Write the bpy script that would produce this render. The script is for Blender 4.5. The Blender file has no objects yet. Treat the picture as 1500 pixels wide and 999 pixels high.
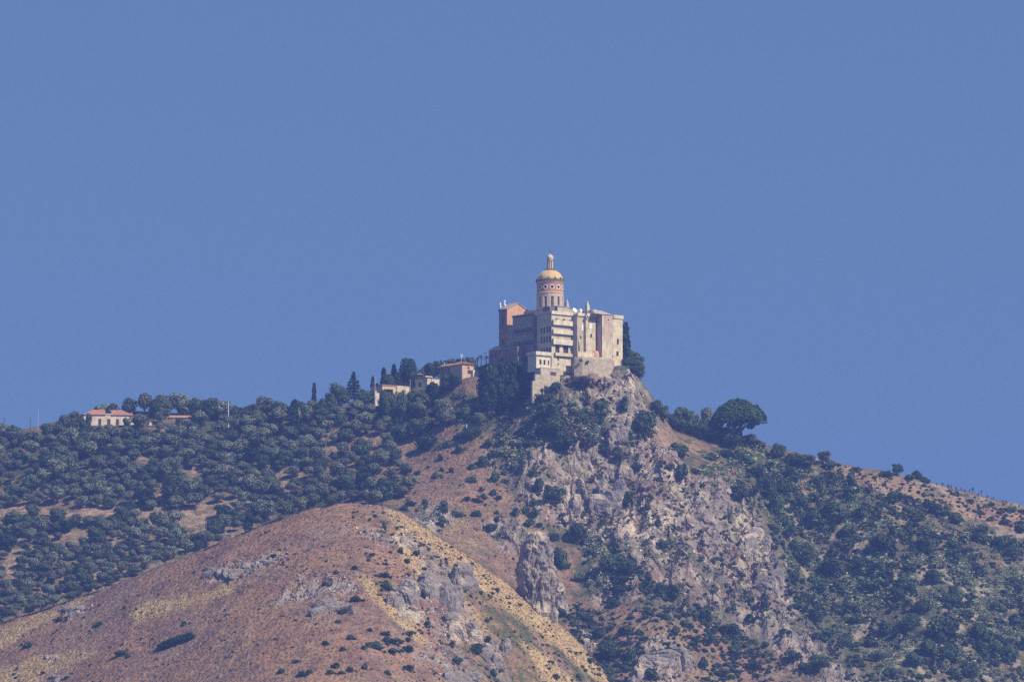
import bpy, bmesh, math, random
import numpy as np
from mathutils import Vector, Matrix

# ------------------------------------------------------------------ camera, sky, sun, exposure
scene = bpy.context.scene
col = scene.collection
R = math.radians
F = 6000.0                     # focal length in pixels of the 1500 px wide photograph
ZC = 2.0
PITCH = math.atan(650.0 / F)   # looking up at the summit
cam_d = bpy.data.cameras.new("camera")
cam_d.sensor_width = 36.0
cam_d.lens = 36.0 * F / 1500.0
cam_d.clip_start = 1.0
cam_d.clip_end = 30000.0
cam = bpy.data.objects.new("camera", cam_d)
col.objects.link(cam)
cam.location = (0, 0, ZC)
cam.rotation_euler = (R(90) + PITCH, 0, 0)
scene.camera = cam

SUN_AZ = R(52)                 # to the right of straight behind the camera
SUN_EL = R(43)
SKY_MUL, SKY_ADD = 0.6, 0.40
sun_dir = Vector((math.sin(SUN_AZ) * math.cos(SUN_EL), -math.cos(SUN_AZ) * math.cos(SUN_EL), math.sin(SUN_EL)))
world = bpy.data.worlds.new("World")
scene.world = world
world.use_nodes = True
wn = world.node_tree.nodes
wl = world.node_tree.links
bg = wn["Background"]
sky = wn.new("ShaderNodeTexSky")
sky.sky_type = 'NISHITA'
sky.sun_disc = False
sky.sun_elevation = SUN_EL
sky.sun_rotation = math.atan2(sun_dir.x, sun_dir.y)
sky.altitude = 0
sky.air_density = 0.92
sky.dust_density = 0.0
sky.ozone_density = 3.2
bg.inputs["Strength"].default_value = 0.125
# look the sky up a little higher, so that it stays an even clear blue down to the hills
tc = wn.new("ShaderNodeTexCoord"); sx = wn.new("ShaderNodeVectorMath"); sx.operation = 'MULTIPLY_ADD'
sx.inputs[1].default_value = (1, 1, SKY_MUL); sx.inputs[2].default_value = (0, 0, SKY_ADD)
wl.new(tc.outputs["Generated"], sx.inputs[0]); wl.new(sx.outputs[0], sky.inputs["Vector"])
wl.new(sky.outputs[0], bg.inputs["Color"])

sun_l = bpy.data.lights.new("sun", 'SUN')
sun_l.energy = 5.0
sun_l.angle = R(0.5)
sun_l.color = (1.0, 0.89, 0.69)
sun = bpy.data.objects.new("sun", sun_l)
col.objects.link(sun)
sun.rotation_euler = (-sun_dir).to_track_quat('-Z', 'Y').to_euler()

scene.view_settings.view_transform = 'Standard'
scene.view_settings.look = 'None'
scene.view_settings.exposure = 0.3
scene.view_settings.gamma = 1.0
scene.render.engine = 'CYCLES'
cy = scene.cycles
cy.use_denoising = False
cy.max_bounces = 4
cy.diffuse_bounces = 2
cy.glossy_bounces = 1
cy.transmission_bounces = 2
cy.transparent_max_bounces = 6
cy.volume_bounces = 0
cy.use_adaptive_sampling = False

rng = np.random.default_rng(7)
random.seed(7)

# ------------------------------------------------------------------ numeric helpers
def ray(u, v):
    """direction with y = 1 of the line of sight through a pixel of the photograph"""
    s = (499.5 - np.asarray(v, float)) / F
    y = math.cos(PITCH) - s * math.sin(PITCH)
    z = math.sin(PITCH) + s * math.cos(PITCH)
    return (np.asarray(u, float) - 750.0) / F / y, z / y

def at(u, v, Y):
    a, b = ray(u, v)
    return Vector((float(a) * Y, Y, float(b) * Y + ZC))

def project(x, y, z):
    z = z - ZC
    fwd = y * math.cos(PITCH) + z * math.sin(PITCH)
    up = -y * math.sin(PITCH) + z * math.cos(PITCH)
    fwd = np.maximum(fwd, 1.0)
    return 750.0 + F * x / fwd, 499.5 - F * up / fwd

_perm = np.random.default_rng(3).permutation(4096).astype(np.int64)
_val = np.random.default_rng(4).uniform(-1, 1, 4096)
def vnoise(x, y, seed=0):
    xi = np.floor(x).astype(np.int64); yi = np.floor(y).astype(np.int64)
    fx = x - xi; fy = y - yi
    fx = fx * fx * fx * (fx * (fx * 6 - 15) + 10); fy = fy * fy * fy * (fy * (fy * 6 - 15) + 10)
    def h(i, j):
        return _val[_perm[(_perm[(i + seed * 131) & 4095] + j) & 4095]]
    a = h(xi, yi); b = h(xi + 1, yi); c = h(xi, yi + 1); d = h(xi + 1, yi + 1)
    return (a * (1 - fx) + b * fx) * (1 - fy) + (c * (1 - fx) + d * fx) * fy

def fbm(x, y, scale, octaves=4, seed=0, gain=0.5):
    t = 0; amp = 1.0; tot = 0
    for k in range(octaves):
        f = 2.0 ** k / scale
        ca, sa = math.cos(k * 0.9), math.sin(k * 0.9)
        t = t + amp * vnoise((x * ca - y * sa) * f, (x * sa + y * ca) * f, seed + k)
        tot += amp; amp *= gain
    return t / tot

def ridged(x, y, scale, octaves=4, seed=0, gain=0.55):
    t = 0; amp = 1.0; tot = 0
    for k in range(octaves):
        f = 2.0 ** k / scale
        ca, sa = math.cos(k * 0.7), math.sin(k * 0.7)
        t = t + amp * (1 - 2 * np.abs(vnoise((x * ca - y * sa) * f, (x * sa + y * ca) * f, seed + k)))
        tot += amp; amp *= gain
    return t / tot

def smooth(a, b, x):
    t = np.clip((x - a) / (b - a), 0, 1)
    return t * t * (3 - 2 * t)

def inside(poly, u, v):
    u = np.asarray(u, float); v = np.asarray(v, float)
    r = np.zeros(u.shape, bool)
    n = len(poly)
    for i in range(n):
        x1, y1 = poly[i]; x2, y2 = poly[(i + 1) % n]
        if y1 == y2:
            continue
        c = ((y1 > v) != (y2 > v)) & (u < (x2 - x1) * (v - y1) / (y2 - y1) + x1)
        r ^= c
    return r

# ------------------------------------------------------------------ materials
def mat(name, color=None, rough=0.9, attr=None, noise=None, bump=None, rand=0.0, spec=0.2, translucent=0.0, metal=0.0, tint=None):
    """Principled material; attr: colour attribute; noise: (scale, amount); bump: (scale, strength, distance); rand: per object value change"""
    m = bpy.data.materials.new(name)
    m.use_nodes = True
    n = m.node_tree.nodes; l = m.node_tree.links
    p = n["Principled BSDF"]
    p.inputs["Roughness"].default_value = rough
    p.inputs["Specular IOR Level"].default_value = spec
    p.inputs["Metallic"].default_value = metal
    if attr:
        a = n.new("ShaderNodeAttribute"); a.attribute_name = attr
        src = a.outputs["Color"]
    else:
        c = n.new("ShaderNodeRGB"); c.outputs[0].default_value = (*color, 1)
        src = c.outputs[0]
    geo = n.new("ShaderNodeNewGeometry")
    def mul(src, fac):
        x = n.new("ShaderNodeVectorMath"); x.operation = 'SCALE'
        l.new(src, x.inputs[0]); l.new(fac, x.inputs["Scale"])
        return x.outputs[0]
    def rng_map(sock, lo, hi, a=0.0, b=1.0):
        r = n.new("ShaderNodeMapRange"); r.inputs[1].default_value = a; r.inputs[2].default_value = b
        r.inputs[3].default_value = lo; r.inputs[4].default_value = hi
        l.new(sock, r.inputs[0]); return r.outputs[0]
    for ns in (noise or []):
        sc, am = ns[0], ns[1]
        t = n.new("ShaderNodeTexNoise"); t.inputs["Scale"].default_value = sc; t.inputs["Detail"].default_value = 4
        if len(ns) > 2:
            mp = n.new("ShaderNodeMapping"); mp.inputs["Scale"].default_value = ns[2]
            l.new(geo.outputs["Position"], mp.inputs[0]); l.new(mp.outputs[0], t.inputs["Vector"])
        else:
            l.new(geo.outputs["Position"], t.inputs["Vector"])
        src = mul(src, rng_map(t.outputs[0], 1 - am, 1 + am, 0.28, 0.72))
    if rand:
        oi = n.new("ShaderNodeObjectInfo")
        src = mul(src, rng_map(oi.outputs["Random"], 1 - rand, 1 + rand))
    l.new(src, p.inputs["Base Color"])
    if bump:
        t = n.new("ShaderNodeTexNoise"); t.inputs["Scale"].default_value = bump[0]; t.inputs["Detail"].default_value = 6
        l.new(geo.outputs["Position"], t.inputs["Vector"])
        b = n.new("ShaderNodeBump"); b.inputs["Strength"].default_value = bump[1]; b.inputs["Distance"].default_value = bump[2]
        l.new(t.outputs[0], b.inputs["Height"]); l.new(b.outputs[0], p.inputs["Normal"])
    if translucent:
        out = n["Material Output"]
        tr = n.new("ShaderNodeBsdfTranslucent"); l.new(src, tr.inputs["Color"])
        mx = n.new("ShaderNodeMixShader"); mx.inputs[0].default_value = translucent
        l.new(p.outputs[0], mx.inputs[1]); l.new(tr.outputs[0], mx.inputs[2]); l.new(mx.outputs[0], out.inputs[0])
    return m

# ------------------------------------------------------------------ terrain
# control points of the main hill: (pixel column, pixel row, distance)
CP = [
 (-300,760,2460),(-300,900,2300),(-300,990,2180),
 (-150,690,2460),(-150,800,2350),(-150,900,2240),(-150,980,2140),
 (0,646,2465),(0,700,2420),(0,800,2322),(0,900,2216),(0,965,2140),
 (75,624,2475),(130,609,2480),(150,612,2476),(150,622,2462),(150,700,2400),(150,800,2312),(150,900,2212),(150,970,2130),
 (210,603,2484),(300,603,2484),(300,700,2400),(300,800,2306),(300,900,2200),
 (400,604,2484),(450,606,2480),(450,700,2390),(450,760,2330),(450,850,2230),
 (520,592,2474),(520,650,2418),(520,700,2368),(520,738,2322),(520,800,2250),(520,880,2160),
 (580,578,2470),(620,570,2468),(620,600,2436),(620,650,2396),(620,700,2350),(620,760,2290),(620,830,2210),
 (660,552,2466),(700,538,2458),(720,536,2446),(740,548,2426),(725,556,2420),(690,553,2420),(672,557,2428),(700,600,2398),(700,650,2368),(700,700,2338),(700,760,2300),(700,810,2266),(700,900,2190),
 (760,566,2418),(760,600,2392),(760,680,2350),(760,760,2310),(760,850,2260),(760,930,2214),(760,1000,2160),
 (800,556,2388),(790,574,2374),(800,600,2362),(800,650,2346),(800,700,2331),(800,750,2318),(800,850,2276),(800,950,2228),(800,1000,2200),
 (815,553,2386),(835,551,2389),(870,560,2384),(870,600,2370),(870,650,2357),(870,700,2343),(870,750,2328),(870,800,2310),(870,900,2258),(870,1000,2204),
 (906,532,2400),(912,530,2412),(925,543,2404),(938,562,2402),(952,592,2400),(965,612,2404),(1000,644,2412),(1040,652,2420),(1090,656,2428),(1150,674,2432),(1220,688,2436),
 (1300,700,2440),(1400,724,2445),(1500,750,2450),(1620,782,2450),(1780,820,2450),
 (950,630,2374),(950,700,2340),(950,800,2294),(950,900,2248),(950,1000,2196),
 (1050,700,2366),(1050,750,2341),(1050,800,2319),(1050,850,2298),(1050,900,2274),(1050,1000,2218),
 (1110,735,2364),(1132,800,2333),(1152,860,2308),(1190,930,2274),(1280,1000,2234),
 (1135,715,2408),(1160,770,2390),(1185,830,2366),(1215,890,2338),(1260,950,2308),
 (1250,750,2396),(1290,850,2340),(1320,940,2286),(1350,1000,2250),
 (1400,780,2404),(1400,850,2358),(1420,950,2300),(1420,1010,2262),
 (1500,800,2414),(1500,850,2384),(1500,950,2318),(1500,1010,2280),
 (1650,900,2370),(1650,1000,2296),
]
pts = [tuple(at(*c)) for c in CP]
# summit platform and the far side of the ridge
pts += [(-14, 2440, 243), (10, 2430, 241.5), (40, 2432, 239.5), (55, 2424, 238.5), (12, 2460, 243), (45, 2460, 238)]
for X in (-420, -280, -140, 0, 140, 280, 420):
    zr = 232 if X < -60 else (228 if X < 60 else 190)
    pts += [(X, 2620, zr - 85), (X, 2760, zr - 150), (X, 2040, 24), (X, 1900, 4)]
pts = np.array(pts)
def tps_fit(p, lam=2.0):
    n = len(p); s = 100.0
    X = p[:, :2] / s
    d2 = ((X[:, None] - X[None]) ** 2).sum(-1)
    K = 0.5 * d2 * np.log(d2 + 1e-12)
    P = np.c_[np.ones(n), X]
    A = np.zeros((n + 3, n + 3)); A[:n, :n] = K + lam * 1e-4 * np.eye(n); A[:n, n:] = P; A[n:, :n] = P.T
    return X, np.linalg.solve(A, np.r_[p[:, 2], 0, 0, 0])
TX, TW = tps_fit(pts)
def tps_eval(x, y):
    out = np.empty(x.shape)
    xf, yf, of = x.ravel() / 100.0, y.ravel() / 100.0, out.ravel()
    for i in range(0, xf.size, 40000):
        a = xf[i:i + 40000]; b = yf[i:i + 40000]
        d2 = (a[:, None] - TX[:, 0]) ** 2 + (b[:, None] - TX[:, 1]) ** 2
        of[i:i + 40000] = (0.5 * d2 * np.log(d2 + 1e-12)) @ TW[:-3] + TW[-3] + TW[-2] * a + TW[-1] * b
    return of.reshape(x.shape)

NEAR_CREST = [(-400,1100),(-150,985),(0,912),(100,882),(200,843),(300,806),(400,764),(470,743),(520,735),(570,741),(620,770),(700,822),(760,866),(830,920),(870,962),(900,1000),(1000,1120),(1200,1290),(1600,1500)]
def near_hill(x, y):
    Yc = 2050 + 14 * np.sin(x / 70.0)
    ncx = np.array([(a - 750) / F * 2050 for a, b in NEAR_CREST])
    a, b = ray(np.array([c[0] for c in NEAR_CREST]), np.array([c[1] for c in NEAR_CREST]))
    ncz = b * 2050 + ZC
    cz = np.interp(x, ncx, ncz)
    for k in (-9, -5, 5, 9):
        cz = cz + np.interp(x + k, ncx, ncz)
    cz /= 5
    cz = cz * Yc / 2050.0
    t = Yc - y
    fr = 0.60 * (np.sqrt(np.maximum(t, 0) ** 2 + 15 ** 2) - 15)
    bk = 0.70 * (np.sqrt(np.maximum(-t, 0) ** 2 + 12 ** 2) - 12)
    return cz - fr - bk

def axis(lo, hi, step, far_lo, far_hi):
    a = list(np.arange(lo, hi + 1e-6, step))
    s = step
    while a[-1] < far_hi:
        s *= 1.28; a.append(a[-1] + s)
    s = step; pre = []
    c = lo
    while c > far_lo:
        s *= 1.28; c -= s; pre.append(c)
    return np.clip(np.array(pre[::-1] + a), far_lo - 1, far_hi + 1)
gx = axis(-390, 390, 1.1, -5000, 5000)
gy = axis(1872, 2500, 1.1, -400, 6500)
GX, GY = np.meshgrid(gx, gy)
edge = np.maximum(smooth(430, 1100, np.abs(GX)), np.maximum(smooth(2650, 3300, GY), 1 - smooth(1500, 1880, GY)))
cxl = np.clip(GX, -520, 520); cyl = np.clip(GY, 1800, 2800)
zm = np.maximum(tps_eval(cxl, cyl), 0.0)
zn = near_hill(np.clip(GX, -500, 500), GY)
zn = np.maximum(zn, -5)
is_near = zn > zm - 1.0
base = np.maximum(zm, zn) + 2.0 * np.exp(-np.abs(zm - zn) / 3.0) * 0.4
base = base * (1 - edge)
base = np.where(GY < 1850, np.maximum(base, 0), base)
U, V = project(GX, GY, base)

# ground-cover zones of the hillside, outlined on the ground where the photograph shows them
ZP = {
 'rock': [
   [(770,640),(800,565),(840,556),(900,548),(945,575),(965,640),(1000,700),(1060,690),(1116,735),(1135,800),(1155,860),(1195,930),(1290,1010),(1210,1010),(1150,960),(1040,905),(960,880),(900,855),(850,800),(800,760),(740,700),(715,660),(730,630)],
   [(930,1005),(935,950),(970,925),(1005,960),(1010,1005)],
   [(860,800),(920,830),(930,880),(880,880)],
   [(595,745),(640,740),(660,790),(600,780)],
   [(715,760),(760,750),(770,800),(720,800)],
 ],
 'pale': [
   [(800,720),(815,695),(845,690),(855,720),(848,755),(828,770),(810,745)],
   [(890,770),(930,745),(985,730),(1000,750),(950,790),(900,790)],
   [(1060,760),(1095,745),(1120,790),(1140,830),(1110,830),(1090,790)],
   [(905,560),(925,560),(930,600),(918,610)],
   [(800,640),(830,650),(800,670),(760,650)],
   [(975,690),(1010,700),(1000,740),(985,730)],
 ],
 'soil': [
   [(957,640),(968,620),(986,642),(1030,656),(1000,660),(968,680),(950,660)],
   [(1195,680),(1215,678),(1300,697),(1400,722),(1510,750),(1510,780),(1440,764),(1370,735),(1290,718),(1240,700)],
   [(1160,700),(1185,700),(1195,745),(1180,735)],
   [(790,570),(812,575),(840,615),(838,625),(815,600)],
 ],
 'redgrass': [
   [(470,660),(560,640),(640,620),(720,640),(740,700),(800,770),(850,860),(800,880),(740,840),(660,800),(600,745),(560,735),(440,730)],
   [(850,880),(960,885),(1040,910),(1150,965),(1180,1010),(830,1010)],
 ],
 'green': [
   [(782,578),(815,580),(850,650),(838,675),(800,640)],[(830,590),(880,590),(910,640),(880,650),(850,620)],
   [(850,780),(900,800),(935,840),(905,872),(860,850)],
   [(820,880),(880,900),(935,980),(925,1005),(880,1005),(845,950)],
   [(900,815),(950,840),(1010,880),(1080,920),(1130,965),(1060,955),(990,905),(930,870)],
   [(1095,672),(1130,735),(1165,830),(1205,900),(1265,960),(1310,1005),(1250,1005),(1185,925),(1150,850),(1115,760)],
   [(720,600),(790,585),(800,640),(760,660),(720,650)],
   [(1030,660),(1100,675),(1110,730),(1060,700)],
 ],
 'floor': [[(-5,720),(90,728),(180,735),(260,690),(300,695),(380,770),(300,800),(230,830),(120,875),(-5,912)],[(240,680),(440,670),(440,720),(380,745),(250,720)],[(460,640),(600,632),(610,665),(540,700),(450,690)]],
 'bare': [   # gaps between the olive trees
   [(0,735),(45,740),(40,760),(0,760)],[(10,785),(40,790),(20,860),(0,850)],[(55,735),(110,740),(170,745),(175,760),(110,765),(50,755)],
   [(185,673),(215,670),(225,685),(190,688)],[(150,790),(180,785),(185,800),(155,805)],[(228,705),(245,700),(245,750),(228,760)],
   [(270,688),(300,685),(300,705),(275,710)],[(265,745),(330,730),(350,745),(300,790),(265,775)],[(330,775),(360,772),(365,790),(320,795)],
   [(400,690),(425,680),(430,715),(400,715)],[(470,648),(540,636),(575,640),(560,660),(480,665)],[(575,645),(610,640),(612,655),(570,660)],
   [(320,640),(370,645),(368,655),(325,655)],[(200,740),(260,745),(260,760),(205,765)],[(20,690),(60,700),(60,710),(20,705)],[(75,790),(130,770),(140,785),(90,810)],
   [(655,620),(690,610),(690,625),(640,635)],
 ],
}
ZN = {
 'straw': [
   [(560,733),(595,742),(665,783),(725,826),(795,884),(855,934),(915,1005),(880,1005),(825,955),(762,906),(700,860),(640,818),(598,785),(568,757)],
   [(520,836),(535,840),(575,885),(610,915),(640,950),(620,945),(580,910),(545,880)],
   [(188,898),(215,882),(300,868),(350,850),(340,870),(280,885),(200,915)],
   [(-10,925),(40,905),(110,885),(180,845),(110,895),(60,915),(0,955)],
   [(-10,985),(60,960),(150,950),(90,975),(40,1005),(-10,1005)],
   [(585,800),(610,815),(640,850),(625,850),(590,825)],
   [(655,850),(680,870),(720,930),(700,920),(670,885)],
   [(760,940),(800,960),(850,1005),(800,1005)],
 ],
 'nrock': [
   [(570,860),(600,845),(640,850),(680,880),(700,920),(725,950),(715,960),(690,935),(650,935),(640,925),(615,915),(590,895)],
   [(575,780),(600,778),(606,800),(580,803)],
   [(455,882),(470,875),(510,885),(512,898),(480,902)],
   [(303,838),(345,822),(405,808),(430,812),(395,830),(340,852),(310,860)],
   [(92,890),(125,885),(130,897),(95,908)],
   [(400,870),(440,845),(500,840),(525,845),(530,870),(500,880),(440,875),(400,885)],
   [(600,960),(660,945),(690,975),(720,1005),(650,1005)],
   [(505,765),(560,775),(575,800),(540,800)],[(610,800),(640,820),(650,845),(615,840)],
   [(640,985),(690,975),(700,1005),(640,1005)],
   [(605,800),(650,815),(670,850),(640,850)],
   [(700,930),(740,955),(750,1000),(715,980)],
 ],
 'olive': [
   [(700,850),(760,895),(850,960),(885,1005),(760,1005),(720,930),(660,840),(620,800)],
   [(520,740),(560,760),(600,800),(560,790)],[(600,795),(680,845),(745,905),(705,910),(650,855)],[(640,930),(700,950),(760,1005),(690,1005)],
   [(530,840),(570,840),(610,880),(590,890),(550,860)],
 ],
 'palerock': [[(580,782),(600,780),(604,798),(582,800)],[(590,885),(610,893),(618,915),(598,905)],[(655,905),(685,905),(690,935),(665,935)]],
}
def zone(polys, jitter, seed, n=3):
    m = np.zeros(U.shape)
    for k in range(n):
        du = fbm(GX, GY, 14, 4, seed + 10 * k) * jitter * 1.6; dv = fbm(GX, GY, 14, 4, seed + 5 + 10 * k) * jitter * 1.6
        q = np.zeros(U.shape, bool)
        for p in polys:
            q |= inside(p, U + du, V + dv)
        m += q
    return m / n
view = (GY > 1850) & (GY < 2520) & (np.abs(GX) < 430)
far = (~is_near) & view
nr = is_near & view
Z = {k: zone(p, 16 if k != 'bare' else 13, 20 + 40 * i) * far for i, (k, p) in enumerate(ZP.items())}
for i, (k, p) in enumerate(ZN.items()):
    Z[k] = zone(p, 11 if k != 'straw' else 6, 300 + 40 * i) * nr

# relief: crags on the rock, hummocks elsewhere
rk = np.clip(Z['rock'] + 0.6 * Z['pale'], 0, 1)
nrk = np.clip(Z['nrock'], 0, 1)
zz = base.copy()
cr = ridged(GX * 1.3, GY * 0.8, 34, 5, 60) * 5.0 + ridged(GX * 1.5, GY, 12, 4, 70) * 3.0 + ridged(GX * 1.2, GY, 4.6, 3, 75) * 1.1
cr = cr + ridged(GX * 2.0, GY * 0.42 + GX * 0.15, 30, 3, 77) * 4.4 + ridged(GX * 2.4, GY * 0.5, 13, 3, 79) * 1.6
zz += rk * (cr - 2.0)
zz += nrk * (ridged(GX * 1.2, GY, 9, 4, 80) * 2.3 + ridged(GX, GY, 3.6, 2, 85) * 0.7 - 0.8)
zz += view * (fbm(GX, GY, 40, 4, 90) * 2.2 * (~is_near) + fbm(GX, GY, 28, 3, 95) * 1.0 * is_near) * (1 - rk)
zz += view * fbm(GX, GY, 5, 3, 98) * 0.35 * (1 - rk)
# flat platform of the sanctuary
pad = np.exp(-(((GX - 24) / 40.0) ** 4 + ((GY - 2418) / 24.0) ** 4))
zz = zz * (1 - pad) + pad * np.minimum(zz, 241.0)
for pu, pv, pY, pr_, prf in ((160, 625.5, 2469, 19, 12), (178, 625.5, 2468, 12, 10), (266, 620.5, 2474, 10, 8), (584, 586, 2462, 16, 12), (632, 566, 2464, 12, 9), (688, 552.5, 2430, 10, 9), (118, 632, 2448, 9, 8)):
    q_ = at(pu, pv, pY)
    k_ = np.exp(-((GX - q_.x) / pr_) ** 4 - ((GY - q_.y) / prf) ** 4)
    zz = zz * (1 - k_) + k_ * np.minimum(zz, q_.z + 0.3)
dx = rk * (fbm(GX, GY * 0.8, 13, 3, 110) * 3.2) + nrk * fbm(GX, GY, 6, 2, 111) * 1.4
dy = rk * (ridged(GX, GY * 1.4 + zz * 0.5, 16, 4, 120) * 4.4) + nrk * fbm(GX, GY, 6, 2, 122) * 1.6
PX, PY = GX + dx, GY + dy

H = zz
def height(x, y):
    x = np.asarray(x, float); y = np.asarray(y, float)
    i = np.clip(np.searchsorted(gx, x) - 1, 0, len(gx) - 2); j = np.clip(np.searchsorted(gy, y) - 1, 0, len(gy) - 2)
    fx = np.clip((x - gx[i]) / (gx[i + 1] - gx[i]), 0, 1); fy = np.clip((y - gy[j]) / (gy[j + 1] - gy[j]), 0, 1)
    return (H[j, i] * (1 - fx) + H[j, i + 1] * fx) * (1 - fy) + (H[j + 1, i] * (1 - fx) + H[j + 1, i + 1] * fx) * fy

_Ys = np.arange(1875.0, 2520.0, 0.75)
def ground(u, v):
    """first point of the ground along the line of sight through (u, v), or the crest nearest to it"""
    a, b = ray(u, v)
    z = b * _Ys + ZC
    h = height(a * _Ys, _Ys)
    hit = np.nonzero(h >= z)[0]
    if len(hit):
        i = hit[0]; miss = False
    else:
        i = int(np.argmin(z - h)); miss = True
    return Vector((float(a * _Ys[i]), float(_Ys[i]), float(h[i]))), miss

# base colours of soil, grass and stone (unlit, real-world values)
def blend(c, m, color):
    return c * (1 - m[..., None]) + np.array(color) * m[..., None]
n1 = fbm(GX, GY, 22, 4, 200); n2 = fbm(GX, GY, 6, 4, 210); n3 = fbm(GX, GY, 2.4, 2, 220)
C = np.empty(GX.shape + (3,)); C[:] = (0.20, 0.135, 0.085)
green = np.array((0.060, 0.072, 0.038))
C = blend(C, far * smooth(-0.15, 0.15, n2 * 0.7 + n1 * 0.5 + 0.12), (0.070, 0.078, 0.040))
C = blend(C, Z['floor'] * smooth(-0.25, 0.15, n2 + n1 * 0.3 + n3 * 0.2) * 0.6, (0.34, 0.24, 0.155))
C = blend(C, Z['bare'] * smooth(-0.3, 0.0, n2 + n3 * 0.4), (0.34, 0.235, 0.155))
C = blend(C, Z['bare'] * smooth(0.05, 0.25, n2 - n1 * 0.3 + n3 * 0.3) * 0.7, (0.15, 0.125, 0.075))
C = blend(C, Z['redgrass'] * 0.95, (0.25, 0.155, 0.105))
C = blend(C, Z['redgrass'] * smooth(0.0, 0.3, n1) * 0.6, (0.30, 0.22, 0.11))
C = blend(C, Z['redgrass'] * smooth(0.05, 0.3, n2 + n3 * 0.4) * 0.6, (0.12, 0.105, 0.06))
C = blend(C, Z['soil'] * 0.95, (0.33, 0.225, 0.14))
C = blend(C, Z['soil'] * smooth(0.0, 0.25, n1 + n3 * 0.5) * 0.6, (0.24, 0.14, 0.115))
rightz = far * smooth(1090, 1180, U) * (1 - Z['rock']) * (1 - Z['soil'])
C = blend(C, rightz * smooth(0.0, 0.3, n2 + n1 * 0.4) * 0.85, (0.31, 0.25, 0.18))
C = blend(C, rightz * smooth(0.1, -0.15, n2 + n3 * 0.5) * 0.7, (0.08, 0.09, 0.05))
C = blend(C, Z['rock'], (0.245, 0.202, 0.172))
C = blend(C, Z['rock'] * smooth(0.0, 0.25, n1 + n3 * 0.3) * 0.8, (0.215, 0.145, 0.115))
C = blend(C, Z['rock'] * smooth(0.02, 0.25, fbm(GX, GY, 11, 4, 230)) * 0.8, (0.105, 0.105, 0.062))
C = blend(C, Z['rock'] * smooth(0.12, 0.3, fbm(GX, GY, 5, 3, 236)) * 0.6, (0.43, 0.365, 0.285))
C = blend(C, Z['pale'] * smooth(-0.3, 0.1, n2 + n3 * 0.5) * 0.85, (0.50, 0.415, 0.30))
C = blend(C, Z['green'] * smooth(-0.25, 0.1, n2 + n1 * 0.5) * 0.85, (0.075, 0.085, 0.045))
C = blend(C, nr * 1.0, (0.285, 0.166, 0.098))
C = blend(C, nr * smooth(-0.05, 0.3, n1) * 0.5, (0.30, 0.195, 0.125))
C = blend(C, nr * smooth(0.1, 0.35, fbm(GX, GY * 1.5, 16, 4, 240)) * 0.6, (0.21, 0.125, 0.105))
C = blend(C, nr * smooth(0.15, 0.4, n2 + n3 * 0.6) * 0.5, (0.13, 0.10, 0.065))
C = blend(C, nr * smooth(0.05, 0.3, fbm(GX, GY * 1.2, 30, 4, 245) + 0.25 * n3) * 0.4, (0.215, 0.16, 0.135))
C = blend(C, nr * smooth(0.1, 0.3, fbm(GX * 0.6 + GY * 0.5, GY - GX * 0.3, 9, 4, 247)) * 0.5, (0.165, 0.105, 0.085))
C = blend(C, Z['olive'] * smooth(-0.3, 0.15, n2) * 0.75, (0.20, 0.155, 0.07))
C = blend(C, Z['olive'] * smooth(-0.1, 0.2, fbm(GX, GY, 8, 4, 250)) * 0.85, (0.085, 0.09, 0.045))
C = blend(C, Z['straw'] * smooth(-1.0, -0.35, n2 * 0.6 + n3 * 0.4) * 0.92, (0.405, 0.29, 0.15))
C = blend(C, Z['nrock'] * smooth(-0.15, 0.15, n2 + n3 * 0.6) * 0.8, (0.27, 0.225, 0.20))
C = blend(C, Z['palerock'] * smooth(-0.4, 0.0, n3) * 0.9, (0.50, 0.40, 0.29))
C = blend(C, 1.0 * ~view, (0.20, 0.15, 0.09))
C *= (1 + 0.16 * n3 + 0.12 * n2)[..., None]
C = np.clip(C, 0.01, 0.9)

def grid_mesh(name, X, Y, Zh, color, material):
    ny, nx = X.shape
    me = bpy.data.meshes.new(name)
    co = np.stack([X, Y, Zh], -1).reshape(-1, 3).astype(np.float32)
    idx = np.arange(nx * ny).reshape(ny, nx)
    q = np.stack([idx[:-1, :-1], idx[:-1, 1:], idx[1:, 1:], idx[1:, :-1]], -1).reshape(-1, 4).astype(np.int32)
    me.vertices.add(len(co)); me.vertices.foreach_set("co", co.ravel())
    me.loops.add(q.size); me.loops.foreach_set("vertex_index", q.ravel())
    me.polygons.add(len(q)); me.polygons.foreach_set("loop_start", np.arange(0, q.size, 4, dtype=np.int32))
    me.polygons.foreach_set("use_smooth", ((rk + nrk)[:-1, :-1] < 0.3).ravel())
    me.update(calc_edges=True)
    a = me.color_attributes.new("tone", 'FLOAT_COLOR', 'POINT')
    a.data.foreach_set("color", np.c_[color.reshape(-1, 3), np.ones(len(co))].astype(np.float32).ravel())
    me.materials.append(material)
    o = bpy.data.objects.new(name, me); col.objects.link(o)
    return o
M_ground = mat("hillside_ground", attr="tone", rough=0.95, spec=0.1, noise=[(0.25, 0.25), (0.8, 0.3), (1.9, 0.25)], bump=(0.55, 1.0, 1.5))
terrain = grid_mesh("hillside", PX, PY, zz, C, M_ground)
terrain['kind'] = 'structure'

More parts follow.
